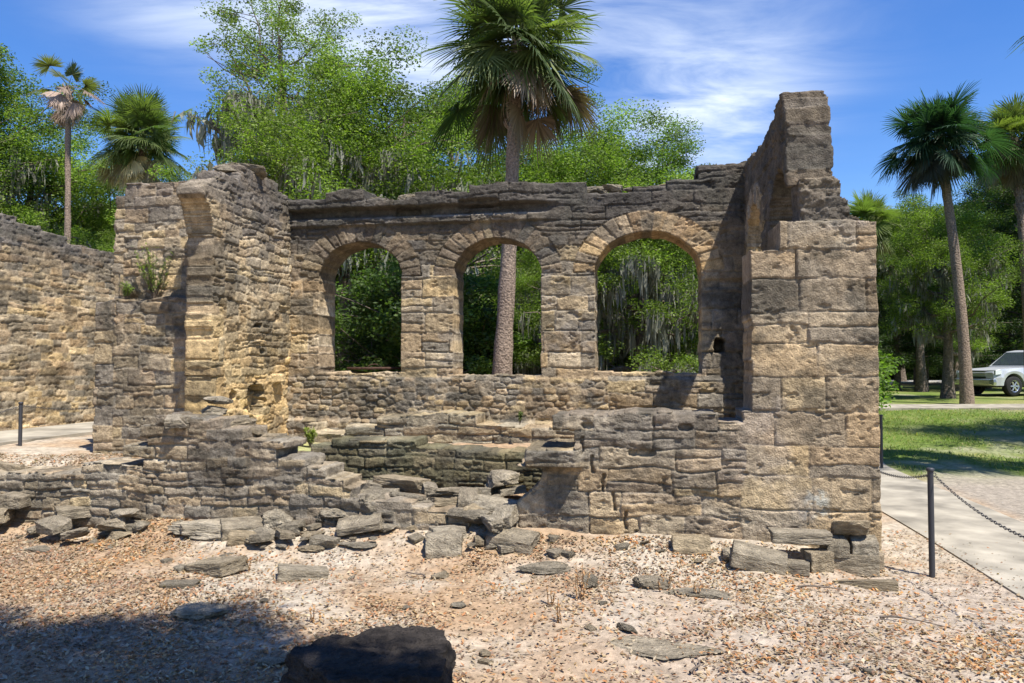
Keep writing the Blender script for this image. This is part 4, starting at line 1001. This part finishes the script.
# fan palms
def palm(seed, H, lean, nf=46, dead=18, pet=(.9, 1.3), blade=(.75, 1.0), tr=(.2, .13), green=((.05, .085, .02), (.13, .18, .045)), deadc=(.30, .24, .17), boots=.35, drop=1.0, nseg=38, deadup=False, segw=.0215):
    r = RS(seed); t = np.linspace(0, 1, 40); P = np.stack([lean[0]*t**1.3+.05*np.sin(t*4), lean[1]*t**1.3, H*t], -1); P[0, 2] = -.3
    rad = tr[0]+(tr[1]-tr[0])*np.minimum(1, t*1.4); rad = rad*(1+.06*np.sin(t*H*26))+.03*np.exp(-t*18)
    T = Acc(); v, f = tube_np(P, rad, 16)
    v = v+np.stack([fbm(v[:, 0]*9, v[:, 1]*9, v[:, 2]*12, oct=2, seed=seed)*.018]*2+[v[:, 0]*0], -1); T.add(v, f)
    # leaf-base stubs
    for i in range(int(90*boots*H/4)):
        tt = 1-boots*r.rand(); b = np.array([np.interp(tt, t, P[:, k]) for k in range(3)]); az = r.uniform(0, 6.28); rr = np.interp(tt, t, rad)
        d = np.array([math.cos(az), math.sin(az), 0]); T.add(*tube_np([b+d*rr*.8, b+d*(rr+.05)+np.array([0, 0, .07]), b+d*(rr+.09)+np.array([0, 0, .17])], [.03, .028, .015], 5))
    top = P[-1]; G = Acc(); Dd = Acc(); G2 = Acc()
    def frond(acc, az, el, pl, bl, col, droop, fold=.25, close=1.0):
        d = np.array([math.cos(az)*math.cos(el), math.sin(az)*math.cos(el), math.sin(el)]); side = np.array([-math.sin(az), math.cos(az), 0])
        q = np.linspace(0, 1, 6); pt = top+d*pl*q[:, None]-np.array([0, 0, 1])*droop*.35*pl*(q**2)[:, None]
        acc.add(*tube_np(pt, [.016, .014, .012, .011, .009, .007], 4), c=np.array(col)*1.1)
        e = pt[-1]; dd = pt[-1]-pt[-2]; dd /= np.linalg.norm(dd); up = np.cross(side, dd); up *= -1 if up[2] < 0 else 1
        rl = r.normal(0, .5); side, up = side*math.cos(rl)+up*math.sin(rl), up*math.cos(rl)-side*math.sin(rl)
        # segments
        th = np.linspace(-1, 1, nseg)*2.15*close; n = nseg
        sg = np.cos(th)[:, None]*dd+np.sin(th)[:, None]*side+np.abs(np.sin(th))[:, None]*up*fold*-.4
        base = e+dd*(.12*bl)*0
        L = bl*(.72+.28*np.cos(th*.8))*r.uniform(.88, 1.08, n)
        w = np.cross(sg, up); w /= np.linalg.norm(w, axis=1)[:, None]; w += r.normal(0, .3, (n, 3))
        ws = segw
        p0 = np.repeat(base[None], n, 0); p1 = p0+sg*(L*.5)[:, None]-np.array([0, 0, 1])*(.05*droop*L)[:, None]; p2 = p0+sg*(L*.8)[:, None]-np.array([0, 0, 1])*(.20*droop*L)[:, None]; p3 = p0+sg*(L*.98)[:, None]-np.array([0, 0, 1])*(.42*droop*L)[:, None]+r.normal(0, .03, (n, 3))
        v = np.stack([p0-w*ws*.3, p0+w*ws*.3, p1+w*ws, p1-w*ws, p2+w*ws*.55, p2-w*ws*.55, p3+w*ws*.06, p3-w*ws*.06], 1).reshape(-1, 3); i = np.arange(n)[:, None]*8
        f = np.concatenate([i+np.array([[0, 1, 2, 3]]), i+np.array([[3, 2, 4, 5]]), i+np.array([[5, 4, 6, 7]])])
        acc.add(v, f, np.repeat(np.array(col)*r.uniform(.75, 1.25, (n, 1)), 8, 0))
    for i in range(nf):
        k = (i+.5)/nf; el = math.radians(88-122*k**.85*drop+r.normal(0, 6)); az = i*2.4+r.normal(0, .2)
        g = np.array(green[0])+(np.array(green[1])-np.array(green[0]))*r.rand(); g = g*(1.0 if k < .75 else .95)
        frond(G, az, el, r.uniform(*pet)*r.uniform(.35, 1.05)*(.75+.25*min(1, k*3)), r.uniform(*blade), g, .12+.7*k**1.6)
    for i in range(dead):
        el = math.radians(r.uniform(-85, -30 if H < 11.5 else 0)); az = r.uniform(0, 6.28)
        frond(Dd, az, el, r.uniform(*pet)*r.uniform(.4, .95), r.uniform(*blade)*r.uniform(.7, .95), np.array(deadc)*r.uniform(.45, 1.3), .6, close=r.uniform(.35, .75))
    out = {'trunk': (T.mesh('trunk'), M_PALMBARK)}
    if nf: out['crown'] = (G.mesh('crown', False), M_LEAF)
    if dead: out['dead_fronds'] = (Dd.mesh('dead_fronds', False), M_DRY)
    return out
def put_palm(px, Y, H, lean, label, **k):
    x, y = at(px, Y); return place_tree(palm(H=H, lean=lean, **k), x, y, 1, 0, label, None, 'palm_tree', 'palm tree')
put_palm(500, 16, 8.15, (.42, 0), 'tall fan palm whose trunk shows through the middle arch', seed=1, nf=78, dead=13, drop=1.14, tr=(.215, .14), pet=(1.15, 1.75), blade=(.95, 1.25), boots=.25, deadc=(.24, .18, .125), green=((.04, .065, .02), (.15, .18, .06)))
put_palm(64, 28, 11.8, (.0, 0), 'thin dying palm at the left with a sparse head of drooping brown fronds', seed=2, nf=7, dead=13, tr=(.14, .10), pet=(.8, 1.15), blade=(.55, .8), boots=.05, green=((.13, .15, .05), (.2, .2, .08)), deadc=(.30, .22, .17))
put_palm(142, 30, 10.4, (-.1, 0), 'full round palm crown rising behind the outer left wall', seed=3, nf=80, dead=16, pet=(1.2, 1.8), blade=(.9, 1.15), green=((.07, .11, .035), (.18, .22, .07)), deadc=(.4, .33, .17))
put_palm(966, 25, 9.15, (-.75, 0), 'tall dark palm standing on the lawn in front of the pickup', seed=4, nf=64, dead=20, tr=(.21, .135), pet=(1.0, 1.5), blade=(.85, 1.15), boots=.1, green=((.022, .055, .03), (.05, .10, .045)), deadc=(.10, .10, .06))
put_palm(1030, 27, 9.6, (-.35, 0), 'palm with a yellowish crown cut by the right edge', seed=5, nf=48, dead=16, green=((.06, .09, .025), (.15, .18, .05)), deadc=(.22, .17, .09), tr=(.2, .14))
put_palm(874, 30, 7.1, (-.1, 0), 'pale green palm top peeping from behind the gable shoulder', seed=6, nf=38, dead=6, pet=(.7, 1.1), green=((.12, .17, .05), (.24, .29, .09)))
pn = palm(9, 7.4, (-.3, .0), nf=40, dead=4, pet=(1.1, 1.6)); place_tree(pn, 9.95, 11.0, 1, .6, 'nearby palm outside the frame at the right, one frond tip in the top corner', None, 'palm_tree', 'palm tree')

OA = [oak(21), oak(22, H=11, R=4.6, low=.2, moss=900), oak(23, H=13, R=3.8, low=.35, c0=(.055, .10, .018), c1=(.20, .28, .04)), oak(24, H=9, R=4.0, low=.12, moss=1500, mosslen=(.6, 2.0))]
OAKTALL = oak(25, H=14.2, R=2.7, low=.30, nl=30, per=110, crad=.58, size=.13, gap=.35, moss=1500, c0=(.08, .13, .02), c1=(.25, .33, .06), tr=.28, lean=(-.3, 0), topy=.7)
CE = [cedar(31), cedar(32, R=3.2, H=12), cedar(33, H=9, R=2.8, c0=(.04, .07, .02), c1=(.10, .15, .04))]
x, y = at(292, 25); place_tree(OAKTALL, x, y, 1, .4, 'tallest oak, open crown with hanging moss, above the left of the arched wall', None)
spots = [
 (345, 22, 0, .84, 1.0, 'broad mossy oak between the tallest oak and the big palm'), (410, 24, 1, .98, 2.0, 'mossy oak just left of the big palm crown'),
 (455, 30, 2, .98, 3.0, 'darker oak behind the left side of the big palm'), (560, 27, 0, .83, 4.0, 'oak behind the right side of the big palm crown'),
 (600, 30, 1, 1.02, .5, 'oak right of the big palm above the right arch'), (652, 31, 2, .84, 1.4, 'small oak top nearest the gable above the arched wall'),
 (225, 27, 3, .90, 2.2, 'low spreading oak behind the left side wall'), (20, 33, 1, 1.13, .2, 'tall oak at the left edge behind the long wall'),
 (95, 36, 0, .96, 2.8, 'oak between the dying palm and the round palm'), (-40, 30, 2, 1.1, 1.2, 'oak cut by the left edge of the photo'),
 (640, 17.5, 3, .62, .3, 'bright mossy small oak filling the right arch'), (705, 21, 3, .7, 2.0, 'mossy small oak behind the right side of the right arch')]
for px, Y, k, sc, rz, lab in spots:
    x, y = at(px, Y); place_tree(OA[k], x, y, sc, rz, lab)
for X_, Y_, k, sc, lab in ((14.5, 14.4, 0, .78, 'oak outside the frame at the right, its shade falls on the near lawn'), (20.5, 16.2, 2, .8, 'oak outside the frame at the right, its shade falls on the far lawn'), (27, 21, 1, .9, 'oak outside the frame at the right, further along the path')):
    place_tree(OA[k], X_, Y_, sc, X_, lab)
r = RS(9)
GL = 'dark mossy oak in the woods behind the arched wall'; n = 0
for Y in (21, 26, 33, 41, 50):
    for px in range(-60, 830, int(150-Y*1.2)):
        if Y < 26 and (px < 250): continue
        if Y < 35 and px > 685: continue
        p = px+r.uniform(-30, 30); x, y = at(p, Y+r.uniform(-2, 2)); k = r.randint(4); capz = (365-(205 if Y > 30 else 235))*Y/F+1.2
        Hk = [12, 11, 13, 9][k]; place_tree(OA[k], x, y, capz/Hk*r.uniform(.85, 1.05), r.uniform(0, 6), GL, 'oaks in the woods behind the arched wall')
rightT = [(862, 36, 0, .72), (895, 38, 1, .78), (925, 41, 1, .86), (955, 37, 0, .86), (990, 40, 1, 1.05), (1030, 38, 2, 1.45), (1065, 36, 1, 1.0), (878, 48, 1, .95), (915, 50, 1, 1.0), (975, 49, 1, 1.05), (1020, 48, 0, 1.45), (1075, 50, 1, 1.3), (840, 42, 1, .8)]
for px, Y, k, sc in rightT:
    x, y = at(px, Y); place_tree(CE[k], x, y, sc, px*.7, 'dense dark evergreen in the tree line beyond the lawn at the right', 'evergreens in the tree line at the right', 'cedar_tree')
for px, Y, k, sc, lab in ((1012, 44, 0, .95, 'light green oak at the right edge behind the yellowish palm'), (900, 56, 2, .98, 'oak rising over the evergreens right of the gable'), (990, 60, 1, 1.2, 'oak rising over the evergreens by the dark palm')):
    x, y = at(px, Y); place_tree(OA[k], x, y, sc, px*.3, lab)
for px, Y, k in ((921, 37, 1), (946, 27.5, 2), (700, 60, 1)):
    pass
x, y = at(921, 36); place_tree(OA[2], x, y, .70, .3, 'tree with a thick brown flared trunk on the lawn, left of the dark palm')
x, y = at(947, 28.5); place_tree(OA[0], x, y, .62, .9, 'tree with a dark leaning trunk just left of the palm trunk on the lawn')
r = RS(19)
for Y in (75, 95):
    for px in range(-150, 1250, 62):
        x, y = at(px+r.uniform(-20, 20), Y+r.uniform(-5, 5)); k = r.randint(4); place_tree(OA[k], x, y, ((365-215)*Y/F+1.5)/[12, 11, 13, 9][k]*r.uniform(.8, 1.05), r.uniform(0, 6), 'distant woodland oak closing the view', 'distant woodland oaks')
# understory
US = [oak(41, H=2.6, R=1.7, low=.05, nl=16, per=90, crad=.42, size=.13, moss=0, tr=.04, c0=(.05, .09, .02), c1=(.13, .2, .04)), oak(42, H=2.0, R=1.6, low=.02, nl=14, per=100, crad=.4, size=.15, moss=0, tr=.04, c0=(.07, .12, .02), c1=(.18, .27, .05))]
r = RS(29)
for i in range(46):
    Y = r.uniform(18, 46); px = r.uniform(250, 780); x, y = at(px, Y); place_tree(US[i % 2], x, y, r.uniform(.7, 1.3), r.uniform(0, 6), 'leafy shrub under the trees behind the arched wall', 'shrubs under the trees behind the arched wall', 'shrub', 'shrub')
for i in range(18):
    px = r.uniform(850, 1080); x, y = at(px, r.uniform(62, 68)); place_tree(US[i % 2], x, y, r.uniform(1.0, 1.8), r.uniform(0, 6), 'low shrub along the far road at the right', 'shrubs along the far road', 'shrub', 'shrub')

# oak standing right of and behind the photographer: its limb shades the lower left
def shade_tree():
    r = RS(61); T = Acc(); base = np.array([4.6, -4.0, 0]); H = 6.6
    P = base+np.array([[0, 0, -.3], [.05, 0, 1.5], [-.1, .2, 3.2], [-.6, .8, 5.0], [-1.4, 1.8, 6.2]])
    T.add(*tube_np(P, [.42, .3, .27, .22, .16], 12)); cen = []
    tg = np.array([-2.45+H*-sx, 4.15+H*-sy, H])
    for k in range(42):
        e_ = tg+np.array([r.uniform(-1.9, 1.25) if k < 34 else r.uniform(1.2, 2.4), r.uniform(-1.3, .85) if k < 34 else r.uniform(-1.4, -.35), r.uniform(-.2, .7)]); q = np.linspace(0, 1, 7)[:, None]
        L = P[-1]+(e_-P[-1])*q+np.sin(q*math.pi)*np.array([0, 0, .5])+r.normal(0, .08, (7, 3)); T.add(*tube_np(L, np.linspace(.09, .015, 7), 6)); cen += [e_, L[-2]]
    for k in range(26): cen.append(P[-1]+np.array([r.normal(.8, 1.6), r.normal(-1.2, 1.2), r.uniform(-.5, 2.2)]))
    v, f, c = clump_leaves(r, np.array(cen), 260, .42, .7, .12, (np.array((.05, .09, .02)), np.array((.14, .2, .04))))
    e = empty('oak_tree', tuple(base)); prop(e, 'oak behind the photographer whose limb shades the ground at the lower left', 'tree')
    for nme, me, mt in (('trunk', T.mesh('trunk'), M_BARK), ('crown', mesh_np('crown', v, f, c, False), M_LEAF)):
        o = link(nme, me, mt, e, loc=tuple(-base))
shade_tree()

# ------------------------------------------------------------------ pickup truck (faces left)
def truck():
    M_P = plain('silver_paint', (.52, .54, .57), .3, .3, .5); M_G = plain('dark_glass', (.03, .04, .05), .08, 0, .8); M_B = plain('black_plastic', (.02, .02, .022), .6)
    M_T = plain('tyre_rubber', (.02, .02, .02), .9); M_C = plain('chrome', (.7, .7, .72), .2, .9, .5); M_L = plain('lamp_glass', (.6, .62, .62), .12, .1, .7); M_A = plain('amber', (.6, .2, .03), .3)
    x0, y0 = at(968, 31); x0 += 0
    e = empty('pickup_truck', (x0+2.95, y0+.5, tz(x0+2, y0)), math.radians(14)); prop(e, 'silver four-door pickup truck parked at the right edge, facing left', 'pickup truck')
    L = 5.8; Wd = 2.0
    def lerp_sections(secs, name, mat, parent, bev=0):
        # secs: list of (x, [(y,z)...]) closed rings -> skin
        k = len(secs[0][1]); v = [(x, y, z) for x, ring in secs for (y, z) in ring]; f = []
        for i in range(len(secs)-1):
            for j in range(k): f.append((i*k+j, i*k+(j+1) % k, (i+1)*k+(j+1) % k, (i+1)*k+j))
        import bmesh
        me = bpy.data.meshes.new(name); me.from_pydata(v, [], f+[tuple(range(k))[::-1], tuple(range((len(secs)-1)*k, len(secs)*k))]); me.update()
        bm = bmesh.new(); bm.from_mesh(me); bmesh.ops.recalc_face_normals(bm, faces=bm.faces)
        if bev: bmesh.ops.bevel(bm, geom=[ed for ed in bm.edges if ed.calc_face_angle(0) > .5], offset=bev, segments=2, affect='EDGES', profile=.5)
        bm.to_mesh(me); bm.free()
        for p in me.polygons: p.use_smooth = False
        return link(name, me, mat, parent)
    def ring(w, z0, z1, tw=None, top=.0):
        tw = tw or w
        return [(-w, z0), (-w*1.02, (z0+z1)/2), (-tw, z1), (tw, z1), (w*1.02, (z0+z1)/2), (w, z0)]
    # body shell lower, from nose (-2.9) to tail (2.9); wheel arches cut by sections
    secs = []
    wx = (-1.95, 1.75); wr = .52
    xs = sorted(set([-2.9, -2.84, -2.6, -.95, .0, 1.0, 2.75, 2.9]+[c+s*wr*math.cos(a) for c in wx for s in (-1, 1) for a in np.linspace(0, math.pi/2, 6)]))
    for x in xs:
        zb = .42
        for c in wx:
            if abs(x-c) <= wr+1e-6: zb = max(zb, .40+math.sqrt(max(0, wr*wr-(x-c)**2)))
        zt = 1.20 if x > -1.2 else 1.17-.10*((-1.2-x)/1.7)
        if x <= -2.84: zt = .95 if x < -2.85 else 1.04
        w = .97 if -2.8 < x < 2.85 else .9
        secs.append((x, ring(w, min(zb, zt-.05), zt, w*.96)))
    body = lerp_sections(secs, 'body', M_P, e, .012)
    lerp_sections([(-1.25, ring(.90, 1.18, 1.20, .86)), (-.45, ring(.88, 1.18, 1.84, .72)), (.0, ring(.88, 1.18, 1.90, .72)), (1.05, ring(.88, 1.18, 1.88, .72)), (1.35, ring(.88, 1.18, 1.24, .80))], 'cab', M_P, e, .02)
    def quadbox(name, pts, th, mat, parent, dirn=(0, -1, 0)):
        v = [tuple(p) for p in pts]+[tuple(np.array(p)-np.array(dirn)*th) for p in pts]; n = len(pts)
        f = [tuple(range(n)), tuple(range(n, 2*n))[::-1]]+[(i, (i+1) % n, n+(i+1) % n, n+i) for i in range(n)]
        me = bpy.data.meshes.new(name); me.from_pydata(v, [], f); me.update(); return link(name, me, mat, parent)
    quadbox('windshield', [(-1.20, -.76, 1.27), (-1.20, .76, 1.27), (-.53, .66, 1.81), (-.53, -.66, 1.81)], .03, M_G, e, (-.6, 0, .7))
    for sg in (-1, 1):
        def P(x, z): return (x, sg*((.895-(z-1.2)*.235)+.012), z)
        d = (0, sg, 0)
        quadbox('side_window', [P(-1.0, 1.25), P(-.42, 1.72), P(.12, 1.76), P(.12, 1.25)], .02, M_G, e, d)
        quadbox('side_window', [P(.2, 1.25), P(.2, 1.76), P(.92, 1.74), P(1.15, 1.3), P(1.15, 1.25)], .02, M_G, e, d)
        quadbox('headlight', [(-2.88, sg*.56, .86), (-2.88, sg*.93, .86), (-2.84, sg*.93, 1.05), (-2.86, sg*.56, 1.05)], .06, M_L, e, (-1, 0, 0))
        quadbox('headlight', [(-2.88, sg*.975, .87), (-2.6, sg*.99, .90), (-2.58, sg*.985, 1.04), (-2.86, sg*.965, 1.04)], .03, M_L, e, (0, sg, 0))
        quadbox('mirror', [(-.75, sg*1.0, 1.28), (-.75, sg*1.2, 1.28), (-.75, sg*1.2, 1.5), (-.75, sg*1.02, 1.5)], .1, M_B, e, (-1, 0, 0))
        quadbox('door_handle', [(-.0, sg*1.0, 1.05), (.15, sg*1.0, 1.05), (.15, sg*1.0, 1.09), (.0, sg*1.0, 1.09)], .03, M_B, e, (0, sg, 0))
        quadbox('door_handle', [(1.0, sg*1.0, 1.05), (1.15, sg*1.0, 1.05), (1.15, sg*1.0, 1.09), (1.0, sg*1.0, 1.09)], .03, M_B, e, (0, sg, 0))
        for c in wx:
            w = empty('wheel', (c, sg*.86, .40), 0, e)
            v, f = tube_np([(0, -.13, 0), (0, -.12, 0), (0, -.11, 0), (0, .11, 0), (0, .12, 0), (0, .13, 0)], [.24, .35, .395, .395, .35, .24], 32); link('tyre', mesh_np('tyre', v, f), M_T, w)
            v, f = tube_np([(0, -.125, 0), (0, -.12, 0), (0, -.06, 0), (0, 0, 0), (0, .06, 0), (0, .12, 0), (0, .125, 0)], [.245, .22, .20, .20, .20, .22, .245], 32); link('rim', mesh_np('rim', v, f), M_C, w)
            A = Acc()
            for k in range(6):
                a = k*math.pi/3; s_ = np.array([math.cos(a), 0, math.sin(a)]); A.add(*tube_np([s_*.03+np.array([0, sg*.1, 0]), s_*.21+np.array([0, sg*.11, 0])], [.04, .03], 6))
            A.add(*tube_np([(0, sg*.02, 0), (0, sg*.125, 0), (0, sg*.126, 0)], [.07, .06, .001], 12)); link('spokes', A.mesh('spokes'), M_C, w)
            v, f = tube_np([(0, -.02, 0), (0, 0, 0), (0, .02, 0)], [.001, .2, .001], 24); link('hub', mesh_np('hub', v, f), M_B, w)
    quadbox('grille', [(-2.91, -.54, .72), (-2.91, .54, .72), (-2.87, .54, 1.04), (-2.87, -.54, 1.04)], .05, M_B, e, (-1, 0, 0))
    for z in (.80, .90, .985): quadbox('grille_bar', [(-2.935, -.53, z-.015), (-2.935, .53, z-.015), (-2.93, .53, z+.015), (-2.93, -.53, z+.015)], .03, M_C, e, (-1, 0, 0))
    lerp_sections([(-3.02, ring(.80, .48, .66, .80)), (-2.98, ring(.97, .44, .70, .95)), (-2.86, ring(.99, .44, .70, .97))], 'bumper', M_C, e, .015)
    lerp_sections([(2.86, ring(.97, .48, .68, .95)), (3.0, ring(.9, .48, .66, .9))], 'bumper', M_C, e, .015)
    quadbox('chassis', [(-2.7, -.8, .36), (2.7, -.8, .36), (2.7, -.8, .55), (-2.7, -.8, .55)], 1.6, M_B, e, (0, -1, 0))
truck()
# small white utility marker on the lawn
x, y = at(888, 40)
v, f = tube_np([(0, 0, -.05), (0, 0, .22), (0, 0, .34), (0, 0, .42), (0, 0, .44)], [.10, .12, .18, .12, .001], 14)
prop(link('lamp_globe', mesh_np('lamp_globe', v, f), plain('white_globe', (.75, .75, .75), .4), None, (x, y, tz(x, y))), 'small white marker on the lawn beside the right corner of the ruin', 'marker')
